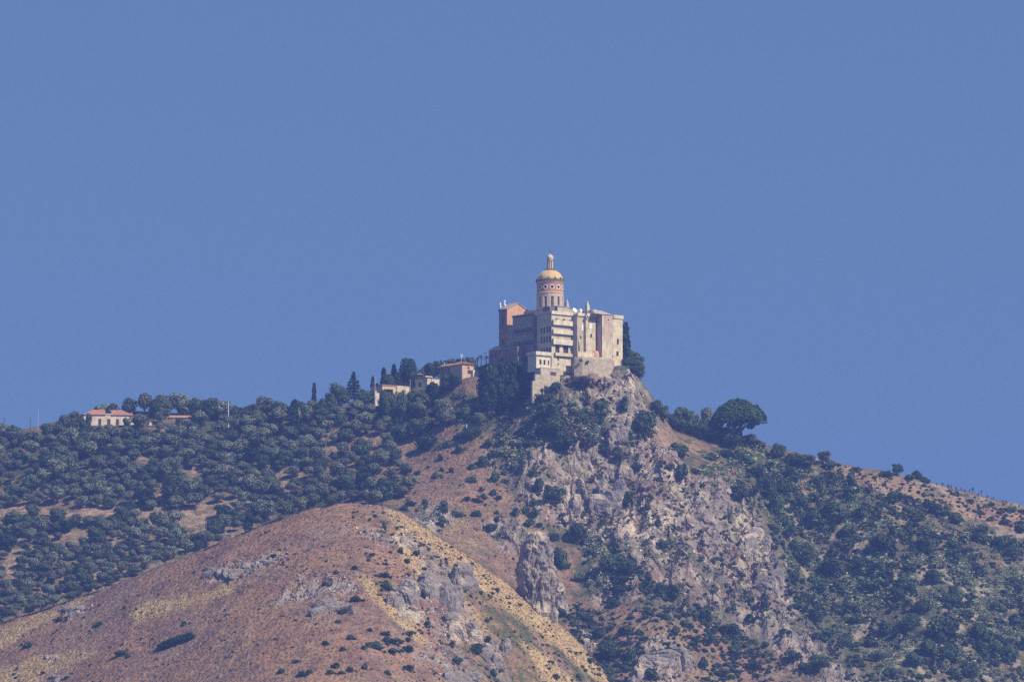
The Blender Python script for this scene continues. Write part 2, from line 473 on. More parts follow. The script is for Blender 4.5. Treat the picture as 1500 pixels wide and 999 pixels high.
# ------------------------------------------------------------------ building helpers
class MB:
    def __init__(self):
        self.v = []; self.f = []
    def add(self, vs, fs):
        b = len(self.v); self.v += [tuple(p) for p in vs]; self.f += [tuple(b + i for i in f) for f in fs]
        return self
    def box(self, x0, x1, y0, y1, z0, z1):
        return self.add([(x0,y0,z0),(x1,y0,z0),(x1,y1,z0),(x0,y1,z0),(x0,y0,z1),(x1,y0,z1),(x1,y1,z1),(x0,y1,z1)],
                        [(3,2,1,0),(4,5,6,7),(0,1,5,4),(1,2,6,5),(2,3,7,6),(3,0,4,7)])
    def prism(self, bottom, top):
        """closed solid between two outlines of the same number of points (counter-clockwise from above)"""
        n = len(bottom)
        return self.add(list(bottom) + list(top), [tuple(range(n))[::-1], tuple(range(n, 2 * n))] +
                        [(i, (i + 1) % n, n + (i + 1) % n, n + i) for i in range(n)])
    def lathe(self, prof, n=24, cx=0, cy=0, sy=1.0):
        vs = []; fs = []
        for r, z in prof:
            for k in range(n):
                a = 2 * math.pi * k / n
                vs.append((cx + r * math.cos(a), cy + sy * r * math.sin(a), z))
        for i in range(len(prof) - 1):
            for k in range(n):
                k2 = (k + 1) % n
                fs.append((i * n + k, i * n + k2, (i + 1) * n + k2, (i + 1) * n + k))
        fs.append(tuple(range(n))[::-1]); fs.append(tuple(range((len(prof) - 1) * n, len(prof) * n)))
        return self.add(vs, fs)
    def tube(self, pts, radii, n=6):
        vs = []; fs = []
        pts = [Vector(p) for p in pts]
        for i, p in enumerate(pts):
            d = (pts[min(i + 1, len(pts) - 1)] - pts[max(i - 1, 0)]).normalized()
            a = d.orthogonal().normalized(); b = d.cross(a)
            for k in range(n):
                t = 2 * math.pi * k / n
                vs.append(p + (a * math.cos(t) + b * math.sin(t)) * radii[i])
        for i in range(len(pts) - 1):
            for k in range(n):
                k2 = (k + 1) % n
                fs.append((i * n + k, i * n + k2, (i + 1) * n + k2, (i + 1) * n + k))
        fs.append(tuple(range(n))[::-1]); fs.append(tuple(range((len(pts) - 1) * n, len(pts) * n)))
        return self.add(vs, fs)
    def wall(self, p0, d, nrm, w, h, holes=(), depth=0.35):
        """upright wall sheet from p0 along d, holes (x0, x1, z0, z1) with reveals cut in against nrm"""
        p0, d, nrm = Vector(p0), Vector(d), Vector(nrm)
        up = Vector((0, 0, 1))
        xs = sorted({0.0, w, *[q for o in holes for q in (o[0], o[1])]})
        zs = sorted({0.0, h, *[q for o in holes for q in (o[2], o[3])]})
        flip = d.cross(up).dot(nrm) < 0
        def q(a, b, c, e):
            self.add([a, b, c, e], [(3, 2, 1, 0) if flip else (0, 1, 2, 3)])
        P = lambda x, z, k=0.0: p0 + d * x + up * z - nrm * k
        for i in range(len(xs) - 1):
            for j in range(len(zs) - 1):
                mx, mz = (xs[i] + xs[i + 1]) / 2, (zs[j] + zs[j + 1]) / 2
                if any(o[0] < mx < o[1] and o[2] < mz < o[3] for o in holes):
                    continue
                q(P(xs[i], zs[j]), P(xs[i + 1], zs[j]), P(xs[i + 1], zs[j + 1]), P(xs[i], zs[j + 1]))
        for a, b, c, e in holes:
            q(P(a, c), P(a, c, depth), P(a, e, depth), P(a, e))
            q(P(b, c, depth), P(b, c), P(b, e), P(b, e, depth))
            q(P(a, c), P(b, c), P(b, c, depth), P(a, c, depth))
            q(P(a, e, depth), P(b, e, depth), P(b, e), P(a, e))
        return self
    def block(self, x0, x1, y0, y1, z0, z1, south=(), west=(), depth=0.35):
        """building block; south is the y0 face, west the x0 face; holes are measured from its left end as seen from outside"""
        self.wall((x0, y0, z0), (1, 0, 0), (0, -1, 0), x1 - x0, z1 - z0, south, depth)
        self.wall((x0, y1, z0), (0, -1, 0), (-1, 0, 0), y1 - y0, z1 - z0, west, depth)
        self.wall((x1, y0, z0), (0, 1, 0), (1, 0, 0), y1 - y0, z1 - z0)
        self.wall((x1, y1, z0), (-1, 0, 0), (0, 1, 0), x1 - x0, z1 - z0)
        self.add([(x0,y0,z1),(x1,y0,z1),(x1,y1,z1),(x0,y1,z1)], [(0,1,2,3)])
        return self
    def mesh(self, name, material, smooth_=False):
        me = bpy.data.meshes.new(name)
        me.from_pydata(self.v, [], self.f)
        me.materials.append(material)
        if smooth_:
            me.polygons.foreach_set("use_smooth", np.ones(len(me.polygons), bool))
        me.update()
        return me
    def build(self, name, material, parent=None, smooth_=False):
        return link(name, self.mesh(name, material, smooth_), parent)

def link(name, me, parent=None, loc=None, rz=0.0):
    o = bpy.data.objects.new(name, me); col.objects.link(o)
    if parent is not None:
        o.parent = parent
    if loc is not None:
        o.location = loc
    if rz:
        o.rotation_euler = (0, 0, rz)
    return o
def tag(o, label, cat, group=None):
    o['label'] = label; o['category'] = cat
    if group:
        o['group'] = group
    return o
def thing(name, label, cat, loc=(0, 0, 0), rz=0.0, group=None):
    o = bpy.data.objects.new(name, None); col.objects.link(o)
    o.location = loc; o.rotation_euler = (0, 0, rz); o.empty_display_size = 0.5
    return tag(o, label, cat, group)

W = dict(noise=[(0.35, 0.22), (0.9, 0.14, (1, 1, 0.25))], bump=(1.5, 0.5, 0.15), rough=0.9, spec=0.1)
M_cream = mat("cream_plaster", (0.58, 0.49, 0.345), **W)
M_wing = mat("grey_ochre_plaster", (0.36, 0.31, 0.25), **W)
M_white = mat("white_plaster", (0.64, 0.565, 0.43), **W)
M_grey = mat("weathered_plaster", (0.45, 0.385, 0.285), **W)
M_bay = mat("pale_stone_plaster", (0.55, 0.465, 0.335), noise=[(0.3, 0.25), (1.0, 0.18, (1, 1, 0.2))], bump=(1.5, 0.6, 0.2))
M_pink = mat("pink_plaster", (0.50, 0.375, 0.29), **W)
M_salmon = mat("salmon_plaster", (0.56, 0.33, 0.20), noise=[(0.3, 0.12)], bump=(1.5, 0.3, 0.1))
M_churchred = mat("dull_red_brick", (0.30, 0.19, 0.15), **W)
M_yellow = mat("yellow_plaster", (0.58, 0.45, 0.24), **W)
M_paleyellow = mat("pale_yellow_plaster", (0.62, 0.52, 0.36), **W)
M_stone = mat("bastion_stone", (0.44, 0.365, 0.26), noise=[(0.5, 0.25), (2.2, 0.2)], bump=(1.3, 0.9, 0.4))
M_drum = mat("drum_cream", (0.60, 0.50, 0.36), noise=[(0.6, 0.12)])
M_red = mat("drum_red", (0.48, 0.235, 0.125), noise=[(0.8, 0.15)])
M_gold = mat("yellow_dome_tiles", (0.62, 0.42, 0.17), noise=[(0.5, 0.14), (1.6, 0.1)], rough=0.6, spec=0.3, bump=(2.0, 0.3, 0.1))
M_ledge = mat("dark_cornice", (0.16, 0.12, 0.10), noise=[(1.0, 0.2)])
M_tile = mat("terracotta_tiles", (0.44, 0.22, 0.14), noise=[(0.7, 0.25), (3.0, 0.2)], bump=(3.0, 0.6, 0.2))
M_paletile = mat("weathered_roof_tiles", (0.42, 0.33, 0.26), noise=[(0.7, 0.2), (3.0, 0.2)], bump=(3.0, 0.6, 0.2))
M_slab = mat("grey_roof_felt", (0.14, 0.14, 0.15), noise=[(0.5, 0.2)])
M_conc = mat("pale_concrete", (0.47, 0.405, 0.31), **W)
M_pane = mat("dark_window_glass", (0.025, 0.028, 0.035), rough=0.25, spec=0.4)
M_shut = mat("brown_shutter", (0.085, 0.045, 0.035), rough=0.7)
M_iron = mat("dark_iron", (0.05, 0.05, 0.055), rough=0.6)
M_metal = mat("galvanised_metal", (0.45, 0.46, 0.47), rough=0.5, metal=0.3)
M_pure = mat("white_paint", (0.80, 0.80, 0.78), rough=0.6)
M_marble = mat("white_marble", (0.78, 0.76, 0.72), rough=0.6, noise=[(1.5, 0.08)])
M_garage = mat("maroon_garage_door", (0.13, 0.055, 0.075), rough=0.7)
M_bark = mat("brown_bark", (0.10, 0.075, 0.055), noise=[(2.0, 0.3)], bump=(4.0, 0.8, 0.1))

_wm = {}
def window(parent, w, h, pos, face='south', frame=M_cream, pane=M_pane, name='window', sill=True):
    """frame, sill and recessed pane; pos is the middle of the opening's bottom edge"""
    key = (round(w, 2), round(h, 2), frame.name, pane.name, sill)
    if key not in _wm:
        m = MB(); t = 0.16
        m.box(-w/2 - t, -w/2, -0.05, 0.10, 0, h); m.box(w/2, w/2 + t, -0.05, 0.10, 0, h)
        m.box(-w/2 - t, w/2 + t, -0.06, 0.10, h, h + t)
        if sill:
            m.box(-w/2 - t - 0.08, w/2 + t + 0.08, -0.16, 0.10, -t, 0)
        g = MB().box(-w/2 - 0.02, w/2 + 0.02, 0.27, 0.33, -0.02, h + 0.02)
        _wm[key] = (m.mesh('window', frame), g.mesh('pane', pane))
    rz = {'south': 0.0, 'west': -math.pi / 2}[face]
    o = link(name, _wm[key][0], parent, pos, rz)
    link('pane', _wm[key][1], o)
    return o

# ------------------------------------------------------------------ the sanctuary on the summit
TURN = R(40)
O0 = at(808, 500, 2385); O0.z = 240.0
def hz(v, x=0.0, y=0.0):
    """height above the sanctuary's datum of a pixel row seen at local (x, y)"""
    Y = O0.y + x * math.sin(TURN) + y * math.cos(TURN)
    return at(800, v, Y).z - O0.z
def lx(u, y=0.0):
    """local x of the point of a facade at local depth y seen in pixel column u"""
    k = float(ray(u, 500)[0]); c, s = math.cos(TURN), math.sin(TURN)
    # O0.x + x c - y s = k (O0.y + x s + y c)
    return (k * (O0.y + y * c) - O0.x + y * s) / (c - k * s)
def ly(u, x=0.0):
    k = float(ray(u, 500)[0]); c, s = math.cos(TURN), math.sin(TURN)
    return (O0.x + x * c - k * (O0.y + x * s)) / (k * c + s)

# -- convent: balcony block, long wing and link
conv = thing('convent_building', 'long grey convent with four balcony floors and rows of dark windows below the dome', 'convent', O0, TURN)
x1 = lx(838.5)
zb = -6.0
top = hz(456.5)
yW = ly(784.5)             # where the balcony block ends and the wing begins
yE = ly(750)               # far end of the wing
rows = [(hz(486), hz(478.5)), (hz(500.5), hz(492)), (hz(518.5), hz(508.5))]
wx = [ly(u) for u in (793.0, 797.3, 801.6, 805.6)]
holesW = [(yW - y - 0.75, yW - y + 0.75, a - zb, b - zb) for y in wx for a, b in rows]
gal = [(hz(473), hz(463.5)), (hz(487), hz(479)), (hz(502), hz(493.5))]
holesS = []
bw = []
for u, k, w in ((826, 0, 1.7), (815, 0, 1.3), (835, 0, 1.0), (826, 1, 1.7), (836, 1, 1.9), (815, 1, 1.2), (826, 2, 1.4), (815, 2, 1.4), (834, 2, 1.2)):
    a, b = gal[k]
    c = lx(u); lo = a + 1.0
    bw.append((c, lo, w, b - 0.9 - lo)); holesS.append((c - w/2, c + w/2, lo - zb, b - 0.9 - zb))
loga, logb = hz(517.5), hz(504.5)
holesS += [(lx(813.5), lx(819.5), loga - zb, logb - zb), (lx(825), lx(832.5), loga - zb, logb - zb)]
smallw = [(lx(817.5), hz(527), 1.3, 2.4), (lx(836), hz(512), 1.0, 1.6), (lx(817.5), hz(533.6), 1.1, 0.9)]
for c, a, w, h in smallw:
    holesS.append((c - w/2, c + w/2, a - zb, a + h - zb))
MB().block(0, x1, 0, yW, zb, top, south=holesS, west=holesW, depth=0.4).build('wall', M_cream, conv)
bal_shade = MB()
for y in wx:
    for a, b in rows:
        window(conv, 1.5, b - a, (0, y, a), 'west', M_grey)
for c, a, w, h in bw:
    window(conv, w, h, (c, 0, a), 'south', M_white, sill=False)
for c, a, w, h in smallw:
    window(conv, w, h, (c, 0, a), 'south', M_white)
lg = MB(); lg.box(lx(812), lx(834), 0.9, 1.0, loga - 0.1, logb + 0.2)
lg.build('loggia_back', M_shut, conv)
for uu in (822.2,):
    MB().box(lx(uu) - 0.3, lx(uu) + 0.3, -0.05, 0.38, loga, logb).build('loggia_pier', M_white, conv)
# balconies: slab, solid parapet, iron rail
for k, (va, vb) in enumerate(((475.0, 468.5), (488.0, 482.0), (503.5, 496.0), (520.0, 516.0))):
    a, b = hz(va), hz(vb)
    s0 = lx(808.6 if k < 3 else 811.5); s1 = x1 - (0.2 if k < 3 else 1.2)
    bp = MB().box(s0, s1, -1.5, -0.002, a - 0.25, a + 0.25).build('balcony', M_white, conv)
    p = MB(); p.box(s0, s1, -1.5, -1.35, a + 0.25, b); p.box(s0, s0 + 0.15, -1.35, -0.002, a + 0.25, b); p.box(s1 - 0.15, s1, -1.35, -0.002, a + 0.25, b)
    p.build('parapet', M_white if k != 3 else M_cream, bp)
    rl = MB(); rl.box(s0, s1, -1.46, -1.38, b + 0.55, b + 0.65)
    for q in np.linspace(s0 + 0.05, s1 - 0.13, 12):
        rl.box(q, q + 0.08, -1.46, -1.38, b, b + 0.55)
    rl.build('railing', M_iron, bp)
cn = MB()
cn.box(-0.6, x1 + 0.3, -0.8, -0.003, top - 1.4, top + 0.5)
cn.box(-0.6, -0.003, -0.002, yW, top - 0.9, top + 0.5)
cn.build('cornice', M_white, conv)
MB().box(0.4, x1 - 0.2, 0.4, yW - 0.2, top + 0.004, top + 0.3).build('roof', M_slab, conv)
# the wing
wt = hz(459, 0, yW)
wrows = [(hz(487.5, 0, 25), hz(480.5, 0, 25)), (hz(506, 0, 25), hz(498.5, 0, 25)), (hz(525, 0, 25), hz(514, 0, 25))]
wys = [ly(u) for u in np.linspace(753.5, 778, 8)]
wh = [(yE - y - 0.7, yE - y + 0.7, a - zb, b - zb) for y in wys for a, b in wrows]
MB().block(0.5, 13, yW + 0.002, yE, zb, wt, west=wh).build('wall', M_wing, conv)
for y in wys:
    for a, b in wrows:
        window(conv, 1.4, b - a, (0.5, y, a), 'west', M_grey, M_pane)
for a, b in wrows[:2]:
    bp = MB().box(-0.5, 0.498, wys[-1] - 1.6, wys[0] + 1.6, a - 0.3, a).build('balcony', M_grey, conv)
    rl = MB(); rl.box(-0.46, -0.38, wys[-1] - 1.55, wys[0] + 1.55, a + 0.95, a + 1.05)
    for q in np.linspace(wys[-1] - 1.55, wys[0] + 1.45, 46):
        rl.box(-0.45, -0.39, q, q + 0.06, a, a + 0.95)
    rl.build('railing', M_iron, bp)
MB().box(-0.1, 0.497, yW + 0.9, yE, wt - 0.7, wt + 0.35).build('cornice', M_slab, conv)
MB().box(-0.9, -0.003, yW - 1.2, yW + 0.7, zb, top - 1.2).build('dark_strip', M_ledge, conv)  # dark upright strip at the seam of balcony block and wing
ca = hz(524.5, 0, yW)
MB().box(-2.2, 0.495, yW + 1.2, yW + 11, ca - 0.6, ca + 0.7).build('canopy', M_iron, conv)
# link between the wing and the church front
yC = ly(742.6)
lt = hz(479, 0, yE + 2)
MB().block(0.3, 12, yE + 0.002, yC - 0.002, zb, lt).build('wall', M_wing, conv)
# rooftop hut and little parapet house
rh = hz(450, lx(828), 4)
MB().box(lx(819.5), lx(836), 1.6, 6.0, top + 0.31, rh).build('rooftop_hut', M_conc, conv)
MB().box(lx(819.5) - 0.4, lx(836) + 0.4, 1.2, 6.4, rh, rh + 0.3).build('roof', M_conc, conv)
MB().box(1.2, lx(818), 3.2, 9.5, top + 0.31, hz(449.6, 5, 5)).build('attic', M_slab, conv)

# -- annex at the foot of the corner
annex = thing('annex_building', 'low white annex with two dark windows at the foot of the convent corner', 'annex', O0, TURN)
AY = 0.25
at0, ab0 = hz(522), hz(546)
ax0, ax1 = lx(785.5, AY), -0.62
axs = [(lx(791.5, AY), 1.5), (lx(797.5, AY), 1.5), (lx(803.5, AY), 1.0)]
wa, wb_ = hz(535), hz(528)
MB().block(ax0, ax1, AY, 8.0, ab0, at0, south=[(c - w/2 - ax0, c + w/2 - ax0, wa - ab0, wb_ - ab0) for c, w in axs]).build('wall', M_white, annex)
for c, w in axs:
    window(annex, w, wb_ - wa, (c, AY, wa), 'south', M_white)
MB().box(ax0 - 0.9, ax1, AY - 0.9, 8.3, at0 + 0.002, at0 + 0.4).build('roof', M_conc, annex)
pp = MB(); pp.box(ax0 - 0.9, ax1, AY - 0.9, AY - 0.65, at0 + 0.402, hz(516.5)); pp.box(ax0 - 0.9, ax0 - 0.65, AY - 0.65, 8.3, at0 + 0.402, hz(516.5))
pp.build('parapet', M_white, annex)

# -- the stepped bays of the old castle, right of the convent
castle = thing('castle_building', 'tall stepped fortress wall of pale bays at the right end of the sanctuary', 'fortress', O0, TURN)
d2 = -4.6; d3 = -6.4; d4 = -11.0; d5 = -11.5
xa = x1 + 0.003
bz = -9.0
xb = lx(855.5, d2); xc = lx(857.6, d3); xd = lx(872.5, d3); xe = lx(882, d4); xf = lx(897, d4); xg = lx(912, d5)
xa2 = lx(845.5, d2)
top2 = hz(460.5, 22, -6)
def bay(x0, x1_, y0, tp, holes, m, win):
    hs = [(c - w/2 - x0, c + w/2 - x0, a - bz, a + h - bz) for c, a, w, h in holes]
    MB().block(x0, x1_, y0, 14, bz, tp, south=hs, depth=0.45).build('bay_wall', m, castle)
    for c, a, w, h in holes:
        window(castle, w, h, (c, y0, a), 'south', win)
bay(xa2, xb, d2, top2, [(lx(850.5, d2), hz(496.5, 20, d2), 1.0, 1.7), (lx(848, d2), hz(506, 20, d2), 0.8, 1.0)], M_grey, M_grey)
bay(xb + 0.003, xd, d3, top2, [(lx(866, d3), hz(494.5, 26, d3), 1.3, 2.0)], M_bay, M_bay)
MB().block(xa, xa2 - 0.003, -0.3, 13, bz, top2).build('bay_wall', M_grey, castle)
MB().block(xd + 0.003, xe - 0.003, d3 + 2.5, 13.5, bz, top2).build('bay_wall', M_grey, castle)
t4 = hz(461, 33, d4)
bay(xe, xf, d4, t4, [], M_pink, M_white)
t5 = hz(462.5, 40, d5)
bay(xf + 0.003, xg, d5, t5, [(lx(905, d5), hz(504, 40, d5), 1.5, 3.0), (lx(904.4, d5), hz(521, 40, d5), 1.6, 2.6)], M_paleyellow, M_pink)
cn = MB()
cn.box(xa - 0.1, xb + 0.2, d2 - 0.7, d2 - 0.003, top2 - 1.2, top2 + 0.6)
cn.box(xb + 0.205, xd + 0.5, d3 - 0.7, d3 - 0.003, top2 - 1.2, top2 + 0.6)
cn.box(xd + 0.505, xe - 0.004, d3 + 0.3, d3 + 2.497, top2 - 1.2, top2 + 0.6)
cn.build('cornice', M_white, castle)
# corbel arches under the cornice of the third bay
cb = MB()
for q in np.linspace(xb + 0.7, xd - 0.9, 6):
    cb.box(q, q + 0.5, d3 - 0.45, d3 - 0.002, hz(469, 26, d3), top2 - 1.21)
cb.build('corbels', M_grey, castle)
cb = MB(); cb.box(xf + 0.1, xg + 0.4, d5 - 0.5, d5 - 0.002, t5 - 1.7, t5 + 0.4); cb.build('cornice', M_cream, castle)
cb = MB()
for q0, q1 in ((xe + 0.002, xe + 0.7), (xf - 0.75, xf - 0.05)):
    cb.box(q0, q1, d4 - 0.18, d4 - 0.002, hz(520, 33, d4), t4 - 0.1)
cb.build('pilasters', M_white, castle)
MB().box(xe + 0.703, xf - 0.753, d4 - 0.09, d4 - 0.002, bz, hz(497, 33, d4)).build('lower_plaster', M_bay, castle)
# pitched roof over the pink bay
e0 = t4 + 0.002
rp = MB(); rp.prism([(xe - 6, d4 - 0.5, e0), (xf + 0.3, d4 - 0.5, e0), (xf + 0.3, 8, e0), (xe - 6, 8, e0)],
                    [(xe - 5, d4 + 3.4, e0 + 2.6), (xe + 2.4, d4 + 3.4, e0 + 2.6), (xe + 2.4, 4, e0 + 2.6), (xe - 5, 4, e0 + 2.6)])
rp.build('roof', M_paletile, castle)
def round_window(parent, c, r, face_y):
    m = MB(); n = 20; vs = []; fs = []
    for rr, yy in ((r, -0.02), (r * 1.35, -0.02), (r * 1.35, 0.05), (r, 0.05)):
        for k in range(n):
            a = 2 * math.pi * k / n
            vs.append((rr * math.cos(a), yy - 0.06, rr * math.sin(a)))
    for j in range(4):
        for k in range(n):
            fs.append((j * n + k, j * n + (k + 1) % n, ((j + 1) % 4) * n + (k + 1) % n, ((j + 1) % 4) * n + k))
    m.add(vs, fs)
    o = m.build('round_window', M_pure, parent); o.location = (c[0], face_y, c[1])
    g = MB(); g.add([(r * math.cos(2 * math.pi * k / n), -0.03, r * math.sin(2 * math.pi * k / n)) for k in range(n)], [tuple(range(n))])
    g.build('pane', M_pane, o)
round_window(castle, (lx(891, d4), hz(468.5, 33, d4)), 0.75, d4)
round_window(castle, (lx(860.2, d3 - 0.7), hz(464.5, 24, d3)), 0.7, d3 - 0.71)
pl = MB(); pl.box(lx(864, d3), lx(866.6, d3), d3 - 0.03, d3 - 0.002, hz(481.5, 26, d3), hz(475, 26, d3)); pl.build('plaster_patch', M_pure, castle)
pl = MB(); pl.box(lx(852.5, d2), lx(854.5, d2), d2 - 0.03, d2 - 0.002, hz(484, 20, d2), hz(476, 20, d2)); pl.build('plaster_patch', M_pure, castle)
# sloping buttress at the left foot and the half-round apse foot
bt = MB(); q0, q1 = x1 - 0.3, lx(848.5, d2)
bt.prism([(q0 - 2.6, d2 - 3.6, bz), (q1, d2 - 3.6, bz), (q1, -0.1, bz), (q0 - 2.6, -0.1, bz)],
         [(q0 + 1.8, d2 - 0.3, hz(497, 18, -4)), (q1 - 0.8, d2 - 0.3, hz(497, 18, -4)), (q1 - 0.8, -0.1, hz(497, 18, -4)), (q0 + 1.8, -0.1, hz(497, 18, -4))])
bt.build('buttress', M_grey, castle)
ap = MB(); acx, acy = lx(872, d3 - 1), d3 - 1.2
ap.lathe([(2.4, bz), (2.2, hz(519, 27, -8)), (1.9, hz(516, 27, -8)), (1.2, hz(514, 27, -8)), (0.1, hz(513.4, 27, -8))], 20, acx, acy)
ap.build('apse', M_salmon, castle, True)
lw = MB(); lw.box(lx(846, d3 - 2), acx - 1.0, d3 - 2.2, d3 - 1.7, bz, hz(517, 24, d3)); lw.build('terrace_wall', M_cream, castle)

# -- bastion below
bast = thing('bastion_wall', 'battered stone bastion with a curved foot under the fortress bays', 'bastion', O0, TURN)
bt0 = hz(526.5, 25, -15)
topo = [(lx(841.5, -8), -8), (lx(853, -12), -12), (lx(870, -15), -15), (lx(896.5, -18), -18), (lx(900, -13), -13), (xf, -4), (xa2, -4)]
boto = [(lx(839, -10), -10), (lx(852, -15), -15), (lx(869, -18.5), -18.5), (lx(897, -21), -21), (lx(903, -13), -13), (xf, -3), (xa2, -3)]
def loft(tops, bots, zt, zb_, n, bow):
    m = MB(); k = len(tops)
    ring = []
    for i in range(n + 1):
        t = i / n; z = zb_ + (zt - zb_) * t; f = (1 - t) ** bow
        ring.append([(a[0] + (b[0] - a[0]) * f, a[1] + (b[1] - a[1]) * f, z) for a, b in zip(tops, bots)])
    vs = [p for r_ in ring for p in r_]
    fs = [(i * k + j, i * k + (j + 1) % k, (i + 1) * k + (j + 1) % k, (i + 1) * k + j) for i in range(n) for j in range(k)]
    fs.append(tuple(range(n * k, n * k + k)))
    return m.add(vs, fs)
loft(topo, boto, bt0, -16, 8, 1.6).build('wall', M_stone, bast)
pp = MB()
for a, b in zip(topo[:4], topo[1:5]):
    dxy = Vector((b[0] - a[0], b[1] - a[1], 0)).normalized(); nn = Vector((-dxy.y, dxy.x, 0)) * 0.4
    A, B = Vector((*a, bt0 + 0.002)), Vector((*b, bt0 + 0.002)); o1 = Vector((0, 0, 1.0))
    pp.prism([A, B, B + nn, A + nn], [A + o1, B + o1, B + nn + o1, A + nn + o1])
pp.build('parapet', M_bay, bast)
for uu, vv, ww in ((851, 530, 1.7), (861, 531, 1.5)):
    yy = -12.6 if uu < 855 else -14.2
    MB().box(lx(uu, yy) - ww/2, lx(uu, yy) + ww/2, yy - 0.35, yy + 0.6, hz(vv + 1.5, 22, yy), hz(vv - 1.5, 22, yy)).build('window', M_pane, bast)

# -- terrace walls and garage at the foot of the convent
terr = thing('terrace_wall', 'stepped pale terrace walls with a maroon garage door under the white annex', 'wall', O0, TURN)
g0 = -5.0
gt = hz(540.5, 0, g0)
tx0, tx1 = lx(792, g0), lx(820, g0)
MB().block(tx0, tx1, g0, 0.2, -14, gt,
           south=[(lx(806, g0) - tx0, lx(814.5, g0) - tx0, hz(551, 0, g0) + 14, hz(545.5, 0, g0) + 14)], depth=0.5).build('wall', M_conc, terr)
MB().box(lx(805.8, g0), lx(814.7, g0), g0 + 0.45, g0 + 0.55, hz(551.2, 0, g0), hz(545.3, 0, g0)).build('garage_door', M_garage, terr)
MB().box(tx0 - 0.1, tx1, g0 - 0.2, g0 + 0.3, gt + 0.002, gt + 0.5).build('coping', M_white, terr)
g1 = -6.6
MB().block(lx(784, g1), lx(801, g1), g1, g0 - 0.005, -16, hz(551, 0, g1)).build('wall', M_stone, terr)
g2 = -8.2
MB().block(lx(780, g2), lx(797, g2), g2, g1 - 0.005, -18, hz(561, 0, g2)).build('wall', M_stone, terr)

# -- church: front block with its gable, hall under the dome, drum, dome, lantern
church = thing('church', 'salmon gabled church with a tall windowed drum and yellow dome', 'church', O0, TURN)
yF = ly(731)
gw = lx(775, yC)
ev = hz(453.5, 0, yC); ap_ = hz(444.5, 8, yC)
fb = MB(); cz = -8.0
hall = [(lx(0 + 758, yC), )]
gxm = lx(758.5, yC)
ev2 = hz(458, gw, yC)
for yy, fl in ((yC, False), (yF, True)):
    pv = [(0, yy, cz), (gw, yy, cz), (gw, yy, ev2), (gxm, yy, ap_), (0, yy, ev)]
    fb.add(pv, [(0, 1, 2, 3, 4) if not fl else (4, 3, 2, 1, 0)])
fb.build('gable_wall', M_salmon, church)
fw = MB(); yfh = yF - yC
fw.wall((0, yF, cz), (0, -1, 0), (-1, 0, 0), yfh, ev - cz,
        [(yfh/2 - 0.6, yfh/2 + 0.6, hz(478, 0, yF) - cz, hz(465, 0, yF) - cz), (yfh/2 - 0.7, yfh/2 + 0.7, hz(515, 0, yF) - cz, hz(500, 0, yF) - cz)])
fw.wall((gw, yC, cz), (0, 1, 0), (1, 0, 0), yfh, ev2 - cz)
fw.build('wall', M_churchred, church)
window(church, 1.2, hz(465, 0, yF) - hz(478, 0, yF), (0, yC + yfh/2, hz(478, 0, yF)), 'west', M_churchred)
window(church, 1.4, hz(500, 0, yF) - hz(515, 0, yF), (0, yC + yfh/2, hz(515, 0, yF)), 'west', M_churchred)
MB().box(-0.5, -0.003, yC - 0.3, yF + 0.3, ev - 0.6, ev + 0.5).build('cornice', M_ledge, church)
MB().box(-0.4, -0.003, yC - 0.2, yF + 0.2, hz(494, 0, yF) - 0.4, hz(494, 0, yF) + 0.3).build('string_course', M_salmon, church)
rf = MB()
for (xa_, za, xb_, zb_) in ((-0.4, ev - 0.05, gxm, ap_), (gxm, ap_, gw + 0.5, ev2 - 0.1)):
    rf.prism([(xa_, yC - 0.5, za + 0.02), (xb_, yC - 0.5, zb_ + 0.02), (xb_, yF + 0.5, zb_ + 0.02), (xa_, yF + 0.5, za + 0.02)],
             [(xa_, yC - 0.5, za + 0.45), (xb_, yC - 0.5, zb_ + 0.45), (xb_, yF + 0.5, zb_ + 0.45), (xa_, yF + 0.5, za + 0.45)])
rf.build('roof', M_paletile, church)
